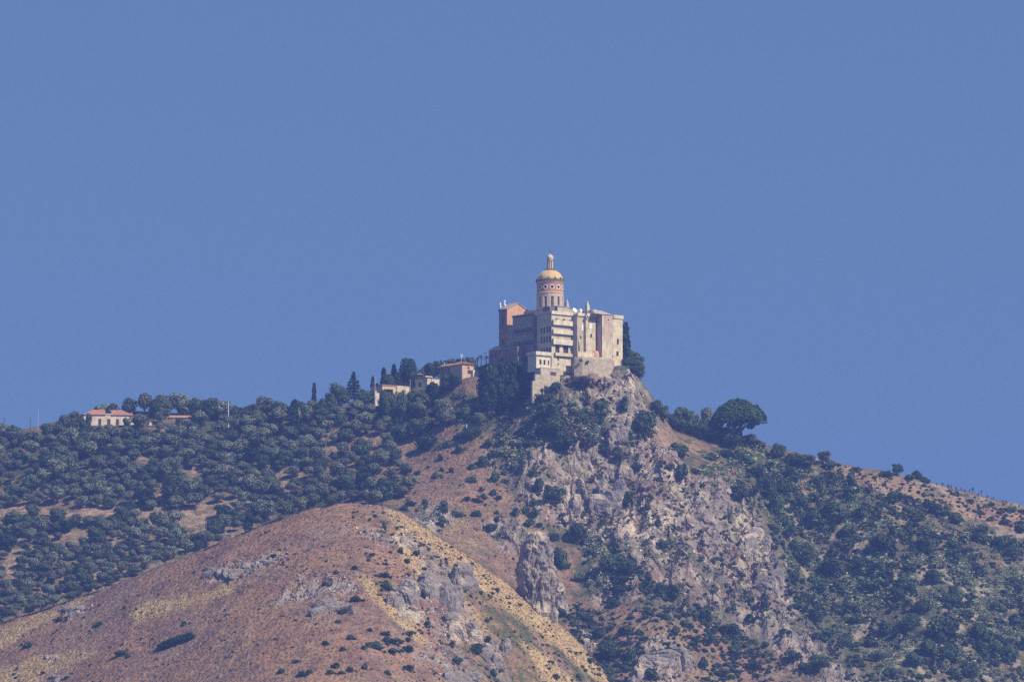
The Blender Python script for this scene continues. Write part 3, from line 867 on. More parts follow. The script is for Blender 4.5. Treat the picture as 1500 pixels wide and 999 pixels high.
# hall
DX, DY = 25.7, 30.6
def dz(v):
    return hz(v, DX, DY)
_k = float(ray(805.8, 440)[0])
DX = lx(805.8, DY)
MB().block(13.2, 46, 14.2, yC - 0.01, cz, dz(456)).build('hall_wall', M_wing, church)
Rd = 7.85
dl0, dl1, dm, du, dtop = dz(458), dz(431), dz(429.4), dz(416), dz(414.2)
NT = 12 * 18
def drum_wall(z0, z1, nz, shape):
    m = MB(); th = 2 * math.pi / NT
    zs = np.linspace(z0, z1, nz + 1)
    vs = []
    for rr in (Rd, Rd - 0.6):
        for z in zs:
            for k in range(NT):
                vs.append((rr * math.cos(k * th), rr * math.sin(k * th), z))
    def idx(s, j, k):
        return s * (nz + 1) * NT + j * NT + (k % NT)
    solid = np.ones((nz, NT), bool)
    for j in range(nz):
        for k in range(NT):
            a = ((k + 0.5) % 18 - 9) * th * Rd
            solid[j, k] = not shape(a, (zs[j] + zs[j + 1]) / 2)
    fs = []
    for j in range(nz):
        for k in range(NT):
            if not solid[j, k]:
                continue
            fs.append((idx(0, j, k), idx(0, j, k + 1), idx(0, j + 1, k + 1), idx(0, j + 1, k)))
            if not solid[j, (k + 1) % NT]:
                fs.append((idx(0, j, k + 1), idx(1, j, k + 1), idx(1, j + 1, k + 1), idx(0, j + 1, k + 1)))
            if not solid[j, k - 1]:
                fs.append((idx(1, j, k), idx(0, j, k), idx(0, j + 1, k), idx(1, j + 1, k)))
            if j + 1 < nz and not solid[j + 1, k]:
                fs.append((idx(0, j + 1, k), idx(0, j + 1, k + 1), idx(1, j + 1, k + 1), idx(1, j + 1, k)))
            if j > 0 and not solid[j - 1, k]:
                fs.append((idx(1, j, k), idx(1, j, k + 1), idx(0, j, k + 1), idx(0, j, k)))
    return m.add(vs, fs)
azs = dz(451.5); aze = dz(437.6); aw = 0.95
def arch(a, z, g=0.0):
    if z < azs - g:
        return False
    if z < aze:
        return abs(a) < aw + g
    return a * a + (z - aze) ** 2 < (aw + g) ** 2
OFF = R(-96 + 15 - 15 - 40)       # middle of one window turned a little left of the camera
drum = drum_wall(dl0, dl1, 44, arch).build('drum', M_drum, church); drum.location = (DX, DY, 0); drum.rotation_euler = (0, 0, OFF)
ocz = dz(422.3); ocr = 0.95
up = drum_wall(dm, du, 26, lambda a, z: a * a + (z - ocz) ** 2 < ocr ** 2).build('upper_drum', M_red, church); up.location = (DX, DY, 0); up.rotation_euler = (0, 0, OFF)
core = MB().lathe([(Rd - 0.62, dl0), (Rd - 0.62, du)], 48).build('drum_core', M_pane, church, False); core.location = (DX, DY, 0)
cor = MB(); cor.lathe([(Rd - 0.3, dl1 + 0.003), (Rd + 0.35, dl1 + 0.003), (Rd + 0.45, dm - 0.2), (Rd + 0.2, dm - 0.003), (Rd - 0.3, dm - 0.003)], 48)
cor = cor.build('string_course', M_drum, church); cor.location = (DX, DY, 0)
cor = MB(); cor.lathe([(Rd - 0.3, du + 0.003), (Rd + 0.15, du + 0.003), (Rd + 0.6, dtop - 0.1), (Rd + 0.6, dtop), (Rd - 0.9, dtop)], 48)
cor = cor.build('cornice', M_drum, church); cor.location = (DX, DY, 0)
lg_ = MB(); lg_.lathe([(Rd - 0.5, dtop + 0.003), (Rd + 0.62, dtop + 0.003), (Rd + 0.75, dz(411)), (Rd - 0.2, dz(410.4)), (Rd - 0.5, dz(410.2))], 48)
lg_ = lg_.build('ledge', M_ledge, church); lg_.location = (DX, DY, 0)
for k in range(12):
    a = OFF + R(30) * k
    m = MB(); m.prism([(Rd - 0.4, -0.55, dz(411)), (Rd + 0.9, -0.55, dz(411)), (Rd + 0.9, 0.55, dz(411)), (Rd - 0.4, 0.55, dz(411))],
                      [(Rd - 0.6, -0.45, dz(407.3)), (Rd - 0.1, -0.45, dz(407.8)), (Rd - 0.1, 0.45, dz(407.8)), (Rd - 0.6, 0.45, dz(407.3))])
    o = m.build('ledge_bracket', M_ledge, church); o.location = (DX, DY, 0); o.rotation_euler = (0, 0, a)
# window surrounds, one object each; the opening is at angle 15 degrees of each bay
def surround(outer, inner, th0, r0, r1, material, name, zs, n):
    m = MB(); th = 2 * math.pi / 360
    for j in range(len(zs) - 1):
        zc_ = (zs[j] + zs[j + 1]) / 2
        for k in range(-n, n):
            a = (k + 0.5) * th * Rd
            if outer(a, zc_) and not inner(a, zc_):
                t0, t1 = k * th + th0, (k + 1) * th + th0
                p = [(rr * math.cos(t), rr * math.sin(t), z) for rr in (r0, r1) for z in (zs[j], zs[j + 1]) for t in (t0, t1)]
                m.add(p, [(4, 5, 7, 6), (0, 1, 5, 4), (2, 6, 7, 3), (0, 4, 6, 2), (1, 3, 7, 5)])
    return m.mesh(name, material)
HALF = R(15)
mo2 = surround(lambda a, z: arch(a, z, 0.80), lambda a, z: arch(a, z, 0.30), HALF, Rd - 0.02, Rd + 0.10, M_red, 'outer_arch', np.linspace(azs - 0.8, aze + aw + 0.85, 42), 15)
ms = surround(lambda a, z: arch(a, z, 0.30), arch, HALF, Rd - 0.02, Rd + 0.14, M_marble, 'arched_window', np.linspace(azs - 0.4, aze + aw + 0.5, 38), 13)
mo = surround(lambda a, z: a * a + (z - ocz) ** 2 < (ocr + 0.42) ** 2, lambda a, z: a * a + (z - ocz) ** 2 < ocr ** 2, HALF, Rd - 0.02, Rd + 0.14, M_marble, 'round_window', np.linspace(ocz - 1.5, ocz + 1.5, 20), 13)
mul_ = MB(); cR = Rd - 0.5
for dzz in np.linspace(azs + 1.2, aze, 4):
    mul_.box(cR - 0.03, cR + 0.03, -0.95, 0.95, dzz - 0.06, dzz + 0.06)
mul_.box(cR - 0.035, cR + 0.035, -0.06, 0.06, azs, aze + aw)
mm = mul_.mesh('glazing_bars', M_conc)
pil = MB()
for s in (-1, 1):
    pil.box(Rd - 0.1, Rd + 0.22, s * 0.22 - 0.17, s * 0.22 + 0.17, dl0, dl1 - 0.02)
pm = pil.mesh('pilaster_pair', M_drum)
for k in range(12):
    a = OFF + R(30) * k
    w_ = link('arched_window', ms, church, (DX, DY, 0), a)
    b_ = link('glazing_bars', mm, w_); b_.rotation_euler = (0, 0, HALF)
    link('outer_arch', mo2, w_)
    link('round_window', mo, church, (DX, DY, 0), a)
    link('pilaster_pair', pm, church, (DX, DY, 0), a)
# dome shell with ribs, lantern, cap and cross
hd = dz(395.8) - dz(410.6); rd_ = 7.55
prof = []
for i in range(15):
    t = i / 14 * R(80)
    prof.append((rd_ * math.cos(t) ** 0.95, dz(410.6) + hd * math.sin(t) / math.sin(R(80))))
dome = MB().lathe(prof, 48).build('dome', M_gold, church, True); dome.location = (DX, DY, 0)
rb = MB()
for k in range(12):
    a = R(30) * k
    rb.tube([(r_ * math.cos(a), r_ * math.sin(a), z_) for r_, z_ in prof], [0.16] * 15, 5)
rb = rb.build('dome_ribs', M_gold, church); rb.location = (DX, DY, 0); rb.rotation_euler = (0, 0, OFF)
zl0, zl1 = dz(396.6), dz(383)
ln = MB(); ln.lathe([(2.9, zl0 - 0.5), (3.1, zl0), (3.1, dz(395)), (2.5, dz(394.6)), (2.1, dz(393.5))], 24)
ln = ln.build('lantern_base', M_ledge, church); ln.location = (DX, DY, 0)
ln = MB(); ln.lathe([(1.25, dz(394)), (1.25, zl1)], 16); ln = ln.build('lantern_core', M_shut, church); ln.location = (DX, DY, 0)
for k in range(8):
    o = MB().box(1.2, 1.85, -0.36, 0.36, dz(394.4), zl1).build('lantern_pier', M_drum, church); o.location = (DX, DY, 0); o.rotation_euler = (0, 0, OFF + R(45) * k + 0.2)
ln = MB(); ln.lathe([(1.2, zl1 + 0.002), (2.05, zl1 + 0.002), (2.1, zl1 + 0.4), (1.6, zl1 + 0.6)], 20); ln = ln.build('lantern_cornice', M_red, church); ln.location = (DX, DY, 0)
sp = [(1.5, zl1 + 0.6)] + [(2.0 * math.cos(t), dz(378) + 2.0 * math.sin(t)) for t in np.linspace(-0.85, 1.5, 12)] + [(0.35, dz(372.6)), (0.15, dz(371.5))]
ln = MB().lathe(sp, 20).build('lantern_cap', M_drum, church, True); ln.location = (DX, DY, 0)
cr_ = MB(); cr_.box(-0.09, 0.09, -0.09, 0.09, dz(371.6), dz(365.6)); cr_.box(-0.75, 0.75, -0.08, 0.08, dz(368.4), dz(368.4) + 0.2)
cr_ = cr_.build('cross', M_iron, church); cr_.location = (DX, DY, 0); cr_.rotation_euler = (0, 0, -TURN)

# -- low forecourt building left of the church
fore = thing('forecourt_building', 'low red building with a pale pitched roof at the left foot of the church', 'building', O0, TURN)
fy0, fy1 = ly(733.0, -4), ly(716.5, -4)
fz = hz(511, -4, fy0)
MB().block(-4, 6, fy0, fy1, -10, fz, west=[(1.5, 2.6, hz(523, -4, fy0) + 10, hz(516, -4, fy0) + 10), (5.5, 6.6, hz(523, -4, fy0) + 10, hz(516, -4, fy0) + 10)]).build('wall', M_churchred, fore)
for q in (2.05, 6.05):
    window(fore, 1.1, hz(516, -4, fy0) - hz(523, -4, fy0), (-4, fy1 - q, hz(523, -4, fy0)), 'west', M_churchred)
fp = MB(); fp.prism([(-4.6, fy0 - 0.4, fz), (6.5, fy0 - 0.4, fz), (6.5, fy1 + 0.4, fz), (-4.6, fy1 + 0.4, fz)],
                    [(-1.5, fy0 - 0.4, fz + 2.2), (6.5, fy0 - 0.4, fz + 2.2), (6.5, fy1 - 3, fz + 2.2), (-1.5, fy1 - 3, fz + 2.2)])
fp.build('roof', M_paletile, fore)
fl = thing('cloister_building', 'low shaded red range below the church front behind the dark trees', 'building', O0, TURN)
MB().block(-6, -0.3, ly(758, -6), fy0 - 0.01, -10, hz(513, -5, 40)).build('wall', M_churchred, fl)
MB().box(-6.4, -0.35, ly(758, -6) - 0.3, fy0 - 0.42, hz(513, -5, 40) + 0.002, hz(513, -5, 40) + 0.5).build('roof', M_paletile, fl)

# -- things on the roofs
def local(x, y, z):
    c, s = math.cos(TURN), math.sin(TURN)
    return Vector((O0.x + x * c - y * s, O0.y + x * s + y * c, O0.z + z))
def statue(loc, h, label):
    t = thing('statue', label, 'statue', loc, TURN)
    MB().box(-0.55, 0.55, -0.55, 0.55, 0, h * 0.22).build('pedestal', M_marble, t)
    b = MB(); s = h * 0.78; z = h * 0.22
    b.lathe([(0.30*s/2, z), (0.30*s/2, z + 0.05*s), (0.24*s/2, z + 0.35*s), (0.20*s/2, z + 0.5*s), (0.27*s/2, z + 0.72*s), (0.24*s/2, z + 0.8*s), (0.08*s/2, z + 0.84*s), (0.12*s/2, z + 0.88*s), (0.13*s/2, z + 0.94*s), (0.04*s/2, z + s)], 10, 0, 0, 0.7)
    for k in (-1, 1):
        b.tube([(k*0.13*s, 0, z + 0.78*s), (k*0.19*s, -0.05*s, z + 0.6*s), (k*0.14*s, -0.05*s, z + 0.45*s)], [0.05*s, 0.045*s, 0.035*s], 6)
    b.build('figure', M_marble, t, True)
statue(local(lx(733, yF - 1), yF - 1, hz(452, 0, yF) + 0.45), 3.1, 'white statue on the left end of the church front cornice')
statue(local(2.6, yF - 2.2, hz(448.6, 3, yF)), 3.6, 'white statue on the roof just left of the church gable peak')
def obelisk(u, v0, v1, x, y, w, label):
    P = local(x, y, hz(v0, x, y)); h = hz(v1, x, y) - hz(v0, x, y)
    t = thing('obelisk', label, 'obelisk', P, TURN)
    MB().box(-w*0.62, w*0.62, -w*0.62, w*0.62, 0, h*0.16).build('base', M_conc, t)
    m = MB(); a = w*0.5
    m.prism([(-a,-a,h*0.16),(a,-a,h*0.16),(a,a,h*0.16),(-a,a,h*0.16)], [(-a*0.75,-a*0.75,h*0.62),(a*0.75,-a*0.75,h*0.62),(a*0.75,a*0.75,h*0.62),(-a*0.75,a*0.75,h*0.62)])
    a *= 0.75
    m.prism([(-a,-a,h*0.62),(a,-a,h*0.62),(a,a,h*0.62),(-a,a,h*0.62)], [(-0.05,-0.05,h),(0.05,-0.05,h),(0.05,0.05,h),(-0.05,0.05,h)])
    m.build('spire', M_bay, t)
obelisk(860.6, 458.5, 440.5, lx(860.4, -3), -3, 2.2, 'larger pale stone obelisk on the fortress parapet')
obelisk(830.5, 451.0, 438.5, lx(830.5, 8), 8, 1.7, 'smaller pale obelisk just right of the drum')
def dish(u, v, y, r, label):
    x = lx(u, y); P = local(x, y, hz(v + 3.4, x, y))
    t = thing('satellite_dish', label, 'satellite dish', P, TURN)
    MB().tube([(0,0,0),(0,0,1.3)], [0.09, 0.09], 6).build('mast', M_metal, t)
    m = MB(); m.lathe([(0.05, 0), (r*0.5, r*0.08), (r*0.8, r*0.2), (r, r*0.36), (r*0.97, r*0.40), (r*0.5, r*0.14), (0.05, 0.06)], 20)
    o = m.build('reflector', M_pure, t, True); o.location = (0, 0, 1.4); o.rotation_euler = (R(62), 0, 0)
dish(841.3, 455.0, -0.5, 1.5, 'big white dish on the roof just right of the balcony block')
dish(872.3, 455.6, -2.5, 0.8, 'small white dish on the fortress roof right of the larger obelisk')
def tank(u, v, y, label):
    x = lx(u, y); P = local(x, y, top2 + 0.6 if y < 0 else top + 0.3)
    t = thing('water_tank', label, 'water tank', P, TURN)
    h = hz(v - 1.8, x, y) - (P.z - O0.z)
    MB().lathe([(0.8, 0.15), (0.85, 0.4), (0.85, h - 0.3), (0.6, h), (0.1, h + 0.1)], 16).build('body', M_pure, t, True)
    MB().box(-0.9, 0.9, -0.9, 0.9, 0, 0.15).build('plinth', M_conc, t)
tank(850.5, 454.5, -3.5, 'small white tank on the fortress roof left of the larger obelisk')

# ------------------------------------------------------------------ houses on the ridge
def frame_at(u, v, Y, turn):
    P = at(u, v, Y)
    return P, turn
class Local:
    """pixel helpers for a house whose origin P sits at turn degrees"""
    def __init__(s, P, turn):
        s.P = P; s.t = turn
    def x(s, u, y=0.0):
        k = float(ray(u, 550)[0]); c, q = math.cos(s.t), math.sin(s.t)
        return (k * (s.P.y + y * c) - s.P.x + y * q) / (c - k * q)
    def z(s, v, x=0.0, y=0.0):
        return at(0, v, s.P.y + x * math.sin(s.t) + y * math.cos(s.t)).z - s.P.z
    def world(s, x, y, z):
        c, q = math.cos(s.t), math.sin(s.t)
        return Vector((s.P.x + x * c - y * q, s.P.y + x * q + y * c, s.P.z + z))

M_villa = mat("villa_cream_plaster", (0.66, 0.55, 0.40), **W)
# cream villa with two tiled pavilions
Lv = Local(at(122.5, 625.0, 2464), R(10))
villa = thing('villa', 'cream single storey villa with two terracotta hipped roofs among the trees at left', 'villa', Lv.P, Lv.t)
vx1 = Lv.x(197); vh = Lv.z(607.3)
doors = [(Lv.x(146.8), 1.7), (Lv.x(160), 1.9), (Lv.x(172.6), 1.7), (Lv.x(185), 1.7)]
dz0, dz1 = Lv.z(624), Lv.z(613)
MB().block(0, vx1, 0, 10, -4, vh, south=[(c - w/2, c + w/2, dz0 + 4, dz1 + 4) for c, w in doors]).build('wall', M_villa, villa)
for c, w in doors:
    window(villa, w, dz1 - dz0, (c, 0, dz0), 'south', M_white, M_shut, 'door', False)
def hip(parent, x0, x1, y0, y1, z0, z1, r0, r1, m):
    k = MB(); ym = (y0 + y1) / 2
    k.prism([(x0, y0, z0), (x1, y0, z0), (x1, y1, z0), (x0, y1, z0)], [(r0, ym - 0.05, z1), (r1, ym - 0.05, z1), (r1, ym + 0.05, z1), (r0, ym + 0.05, z1)])
    o = k.build('roof', m, parent)
    t = MB()                       # rows of tiles standing proud of the slope
    n = max(6, int((x1 - x0) / 0.7))
    for i in range(n):
        x = x0 + (i + 0.5) * (x1 - x0) / n
        f = 1.0
        if x < r0: f = (x - x0) / max(r0 - x0, 0.01)
        if x > r1: f = (x1 - x) / max(x1 - r1, 0.01)
        t.tube([(x, y0 - 0.02, z0 + 0.06), (x, y0 + (ym - y0) * f, z0 + (z1 - z0) * f + 0.06)], [0.16, 0.16], 5)
    t.build('tile_rows', m, o)
    return o
rz1 = Lv.z(599)
hip(villa, -0.6, Lv.x(155.4), -0.7, 10.5, vh + 0.003, rz1, Lv.x(137), Lv.x(155.2), M_tile)
hip(villa, Lv.x(163.8), vx1 + 0.6, -0.7, 10.5, vh + 0.003, rz1, Lv.x(164.1), Lv.x(179), M_tile)
MB().box(Lv.x(155.6), Lv.x(163.6), -0.25, 0.2, vh + 0.003, vh + 0.8).build('parapet', M_villa, villa)
MB().box(Lv.x(194) - 0.35, Lv.x(194) + 0.35, 3.0, 3.7, vh + 0.5, Lv.z(602)).build('chimney', M_tile, villa)
# ruined house with red roof edge, wall stubs
Lr = Local(at(248, 620, 2470), R(8))
ruin = thing('cottage', 'small white cottage with a broken red tiled roof right of the villa', 'cottage', Lr.P, Lr.t)
MB().block(0, Lr.x(285), 0, 7, -3, Lr.z(611.5), south=[(Lr.x(254), Lr.x(258), 3.2, 5.0), (Lr.x(268), Lr.x(271), 3.2, 5.0)]).build('wall', M_white, ruin)
for a_, b_ in ((254, 258), (268, 271)):
    window(ruin, Lr.x(b_) - Lr.x(a_), 1.8, ((Lr.x(a_) + Lr.x(b_)) / 2, 0, 0.2), 'south', M_white, M_shut)
rr_ = MB(); za_, zb2 = Lr.z(611.5) + 0.003, Lr.z(607.5)
rr_.prism([(-0.5, -0.8, za_), (Lr.x(285) + 0.4, -0.8, za_), (Lr.x(285) + 0.4, 7.4, za_), (-0.5, 7.4, za_)], [(0.4, 3, zb2), (Lr.x(283), 3, zb2), (Lr.x(283), 3.4, zb2), (0.4, 3.4, zb2)])
rr_.build('roof', M_tile, ruin)
def ruin_wall(u0, u1, v0, v1, Y, label, m):
    L = Local(at((u0 + u1) / 2, v1, Y), R(12)); t = thing('ruined_wall', label, 'ruin', L.P, L.t)
    k = MB(); w = L.x(u1); h = L.z(v0)
    k.prism([(-w, 0, -2), (w, 0, -2), (w, 0.8, -2), (-w, 0.8, -2)], [(-w, 0, h * 0.35), (w * 0.9, 0, h * 0.25), (w * 0.9, 0.8, h * 0.25), (-w, 0.8, h * 0.35)])
    k.build('lower_wall', m, t)
    k = MB(); k.prism([(-w * 0.7, 0.05, h * 0.3), (w * 0.3, 0.05, h * 0.27), (w * 0.3, 0.75, h * 0.27), (-w * 0.7, 0.75, h * 0.3)],
                      [(-w * 0.25, 0.05, h), (0.05 * w, 0.05, h * 0.8), (0.05 * w, 0.75, h * 0.8), (-w * 0.25, 0.75, h)])
    k.build('broken_gable', m, t)
ruin_wall(214, 230, 616, 629, 2455, 'broken pale wall stub between the villa and the small cottage', M_white)
ruin_wall(297, 306, 614, 623, 2458, 'tan wall stub just right of the small cottage', M_yellow)
ruin_wall(314, 326, 619, 627, 2452, 'low tan wall stub left of the tall white pole', M_yellow)
# yellow flat roofed range
Ly_ = Local(at(560, 588, 2452), R(38))
rng_b = thing('yellow_range', 'long low yellow flat roofed range with red roof edge left of the summit', 'building', Ly_.P, Ly_.t)
x581 = Ly_.x(581)
MB().block(0, Ly_.x(580.5), 0, 12, -4, Ly_.z(564.5), south=[(1.4, Ly_.x(576), 4.2, Ly_.z(569.5) + 4)], depth=1.6).build('wall', M_yellow, rng_b)
MB().box(1.2, Ly_.x(576.4), 1.62, 1.7, 0, Ly_.z(569)).build('porch_back', M_shut, rng_b)
MB().block(Ly_.x(580.5) + 0.003, Ly_.x(599), -0.6, 12, -4, Ly_.z(564.3), south=[(3, 4.3, 5.0, 6.6), (6.5, 7.8, 5.0, 6.6)]).build('wall', M_paleyellow, rng_b)
for q in (3.65, 7.15):
    window(rng_b, 1.3, 1.6, (Ly_.x(580.5) + q, -0.6, 1.0), 'south', M_white)
MB().block(Ly_.x(599) + 0.003, Ly_.x(612), 0.2, 10, -4, Ly_.z(566)).build('wall', M_salmon, rng_b)
k = MB(); k.box(-0.4, Ly_.x(580.5), -0.4, 12.3, Ly_.z(564.5) + 0.002, Ly_.z(563.2)); k.box(Ly_.x(599) + 0.003, Ly_.x(612) + 0.4, -0.2, 10.3, Ly_.z(566) + 0.002, Ly_.z(564.9))
k.build('roof_edge', M_tile, rng_b)
MB().box(Ly_.x(580.5) + 0.003, Ly_.x(599), -0.7, 12.2, Ly_.z(564.3) + 0.002, Ly_.z(563.4)).build('roof_edge', M_white, rng_b)
Lg = Local(at(549.5, 587, 2446), R(25))
gp = thing('gate_wall', 'white gate wall with a tall pillar at the left end of the yellow range', 'gate wall', Lg.P, Lg.t)
MB().box(0, Lg.x(552), 0, 1.2, -3, Lg.z(572.5)).build('pillar', M_white, gp)
MB().box(-0.2, Lg.x(552) + 0.2, -0.2, 1.4, Lg.z(572.5), Lg.z(571.8)).build('cap', M_conc, gp)
MB().box(Lg.x(552) + 0.003, Lg.x(556), 0.2, 0.9, -3, Lg.z(575.5)).build('wall', M_white, gp)
# pale yellow block with the long shaded side
Lb = Local(at(626, 566, 2456), R(42))
blk = thing('block_house', 'pale yellow block house with a flat roof and a long dark side wall', 'house', Lb.P, Lb.t)
bxw = Lb.x(643.5); bzt = Lb.z(553.4)
MB().block(0, bxw, 0, 21, -5, bzt, south=[(bxw * 0.5, bxw * 0.5 + 0.9, 6.5, 8.2)], west=[(3, 5, 5.5, 8), (8, 10, 5.5, 8), (13, 15, 5.5, 8)]).build('wall', M_paleyellow, blk)
window(blk, 0.9, 1.7, (bxw * 0.5 + 0.45, 0, 1.5), 'south', M_white)
for q in (4, 9, 14):
    window(blk, 2.0, 2.5, (0, 21 - q, 0.5), 'west', M_grey, M_shut)
MB().box(-0.5, bxw + 0.4, -0.4, 21.4, bzt + 0.002, bzt + 0.45).build('roof', M_slab, blk)
MB().box(3.0, 8.5, 5, 8, bzt + 0.452, Lb.z(549)).build('rooftop_hut', M_paleyellow, blk)
k = MB(); k.box(-3.5, 8.0, 12, 17, Lb.z(548.2, 0, 14), Lb.z(547.4, 0, 14))
for px_, py_ in ((-3, 12.4), (7.5, 12.4), (-3, 16.5), (7.5, 16.5)):
    k.box(px_ - 0.1, px_ + 0.1, py_ - 0.1, py_ + 0.1, -3, Lb.z(548.2, 0, 14))
k.build('awning', M_conc, blk)
# pink house
M_house = mat("pale_pink_plaster", (0.58, 0.41, 0.28), **W)
Lp = Local(at(677, 553, 2424), R(38))
pk = thing('pink_house', 'small pink house with a reddish hipped roof left of the sanctuary', 'house', Lp.P, Lp.t)
pw = Lp.x(697.5); pt = Lp.z(533.3)
MB().block(0, pw, 0, 12, -6, pt, south=[(Lp.x(685) - 0, Lp.x(687.5), Lp.z(539.5) + 6, Lp.z(536.5) + 6), (Lp.x(685), Lp.x(690), Lp.z(547) + 6, Lp.z(541.5) + 6)]).build('wall', M_house, pk)
window(pk, Lp.x(687.5) - Lp.x(685), Lp.z(536.5) - Lp.z(539.5), ((Lp.x(685) + Lp.x(687.5)) / 2, 0, Lp.z(539.5)), 'south', M_pink)
window(pk, Lp.x(690) - Lp.x(685), Lp.z(541.5) - Lp.z(547), ((Lp.x(685) + Lp.x(690)) / 2, 0, Lp.z(547)), 'south', M_pink, M_shut, 'door', False)
MB().box(Lp.x(690.5), Lp.x(698.5), -1.6, -0.004, -6, Lp.z(541)).build('porch', M_white, pk)
hip(pk, -0.8, pw + 0.8, -0.8, 12.8, pt + 0.003, Lp.z(527.8), pw * 0.3, pw * 0.7, M_tile)
sd = thing('shaded_side', 'low block coloured dark red for the shaded left side of the pink house', 'house', Lp.P, Lp.t)  # dark red puts the shade of the pink house's left side into colour
MB().block(-0.6, 5, 12.9, 21, -6, Lp.z(537, 0, 18), west=[(2, 3.2, 6.2, 7.8), (5.5, 6.7, 6.2, 7.8)]).build('wall', M_churchred, sd)
for q in (2.6, 6.1):
    window(sd, 1.2, 1.6, (-0.6, 21 - q, 0.2), 'west', M_churchred, M_shut)
k = MB(); zz0 = Lp.z(537, 0, 18) + 0.003
k.prism([(-1.2, 12.85, zz0), (5.5, 12.85, zz0), (5.5, 21.5, zz0), (-1.2, 21.5, zz0)], [(2, 12.85, zz0 + 1.6), (2.4, 12.85, zz0 + 1.6), (2.4, 21.5, zz0 + 1.6), (2, 21.5, zz0 + 1.6)])
k.build('roof', M_tile, sd)

# poles
def pole(u, v0, v1, label, Y=None, arms=1, r=0.27, m=None, group=None):
    P, miss = ground(u, v1)
    if Y is not None:
        P = at(u, v1, Y)
    h = at(u, v0, P.y).z - P.z
    t = thing('utility_pole', label, 'pole', P, 0.2, group)
    MB().tube([(0, 0, -1.5), (0, 0, h)], [r, r * 0.6], 8).build('post', m or M_pure, t)
    for i in range(arms):
        k = MB(); z = h - 0.5 - i * 0.9
        k.box(-0.9, 0.9, -0.07, 0.07, z, z + 0.14)
        for q in (-0.8, 0, 0.8):
            k.tube([(q, 0, z + 0.14), (q, 0, z + 0.42)], [0.06, 0.05], 6)
        k.build('crossarm', M_iron, t)
pole(55.3, 597, 649, 'tall grey pole standing on the far left ridge', arms=2, m=M_metal)
pole(44, 612, 636, 'shorter dark pole left of the tall grey pole on the far left ridge', m=M_iron)
pole(6, 612, 634, 'short pole at the far left edge of the ridge', m=M_iron)
pole(334.5, 590, 626, 'tall white pole on the ridge right of the small cottage', arms=1)
pole(651, 531, 552, 'thin white pole right of the pale yellow block house', Y=2452, arms=0)
pole(549.2, 552, 578, 'pole rising beside the white gate wall', Y=2446, arms=0, m=M_metal)
pole(710.3, 516, 543, 'white pole among the palms right of the pink house', Y=2452, arms=1)
pole(716.2, 514, 534, 'white pole beside the forecourt building', Y=2452, arms=0)
pole(487, 566, 582, 'short white post on the ridge left of the tall cedar', arms=0)
pole(683.6, 621, 634, 'white post on the slope under the big grove bush', arms=0, r=0.3)
def mast(u, v0, v1, P, label):
    h = at(u, v0, P.y).z - P.z
    t = thing('antenna_mast', label, 'antenna', P, TURN)
    MB().tube([(0, 0, 0), (0, 0, h)], [0.11, 0.07], 6).build('post', M_pure, t)
    for f, n_ in ((0.96, 0.9), (0.80, 1.2), (0.64, 0.7)):
        MB().box(-n_, n_, -0.06, 0.06, h * f, h * f + 0.18).build('aerial', M_pure, t)
mast(683.4, 519, 531, Lp.world(pw * 0.32, 5, Lp.z(529.5)), 'white aerial mast on the roof of the pink house')

# ------------------------------------------------------------------ foliage meshes
def leaf_cards(centers, normals, size, rs, tilt=0.6, aspect=1.0):
    """one small four-sided leaf clump per centre, facing roughly along its normal"""
    n = len(centers)
    N = normals + rs.normal(0, tilt, (n, 3)); N /= np.linalg.norm(N, axis=1)[:, None] + 1e-9
    A = np.cross(N, rs.normal(0, 1, (n, 3))); A /= np.linalg.norm(A, axis=1)[:, None] + 1e-9
    B = np.cross(N, A)
    s = size * rs.uniform(0.6, 1.35, n)[:, None]
    q = np.stack([centers - A * s - B * s * aspect * 0.6, centers + A * s * 0.7 - B * s * aspect, centers + A * s + B * s * aspect * 0.7 , centers - A * s * 0.6 + B * s * aspect], 1)
    q[:, 1] -= N * s * 0.25; q[:, 3] -= N * s * 0.25
    return q.reshape(-1, 3)
def quads_mesh(name, verts, tone, material):
    """tone: one colour per quad"""
    me = bpy.data.meshes.new(name)
    nq = len(verts) // 4
    me.vertices.add(len(verts)); me.vertices.foreach_set("co", verts.astype(np.float32).ravel())
    me.loops.add(nq * 4); me.loops.foreach_set("vertex_index", np.arange(nq * 4, dtype=np.int32))
    me.polygons.add(nq); me.polygons.foreach_set("loop_start", np.arange(0, nq * 4, 4, dtype=np.int32))
    me.update(calc_edges=True)
    a = me.color_attributes.new("tone", 'FLOAT_COLOR', 'POINT')
    a.data.foreach_set("color", np.repeat(np.c_[tone, np.ones(nq)], 4, 0).astype(np.float32).ravel())
    me.materials.append(material)
    return me
def lobes_cloud(lobes, n, rs, up_bias=0.0):
    """points with outward normals on the shells of several ellipsoid lobes"""
    w = np.array([max(l[3] * l[4], l[4] * l[5]) for l in lobes]); w = w / w.sum()
    k = rs.choice(len(lobes), n, p=w)
    L = np.array(lobes)[k]
    d = rs.normal(0, 1, (n, 3)); d[:, 2] += up_bias; d /= np.linalg.norm(d, axis=1)[:, None]
    r = 1 - rs.random(n) ** 2 * 0.45
    return L[:, :3] + d * L[:, 3:6] * r[:, None], d, k
def tones(n, base, rs, var=0.28, lobe=None):
    t = np.array(base)[None] * (1 + rs.normal(0, var, n))[:, None].clip(0.35, 1.9)
    if lobe is not None:
        t = t * rs.uniform(0.78, 1.25, 64)[lobe % 64][:, None]
    t[:, 0] *= 1 + rs.normal(0, 0.10, n)
    return t.clip(0.006, 0.6)
M_leaf = mat("leaves", attr="tone", rough=0.7, spec=0.15, rand=0.30, translucent=0.28)
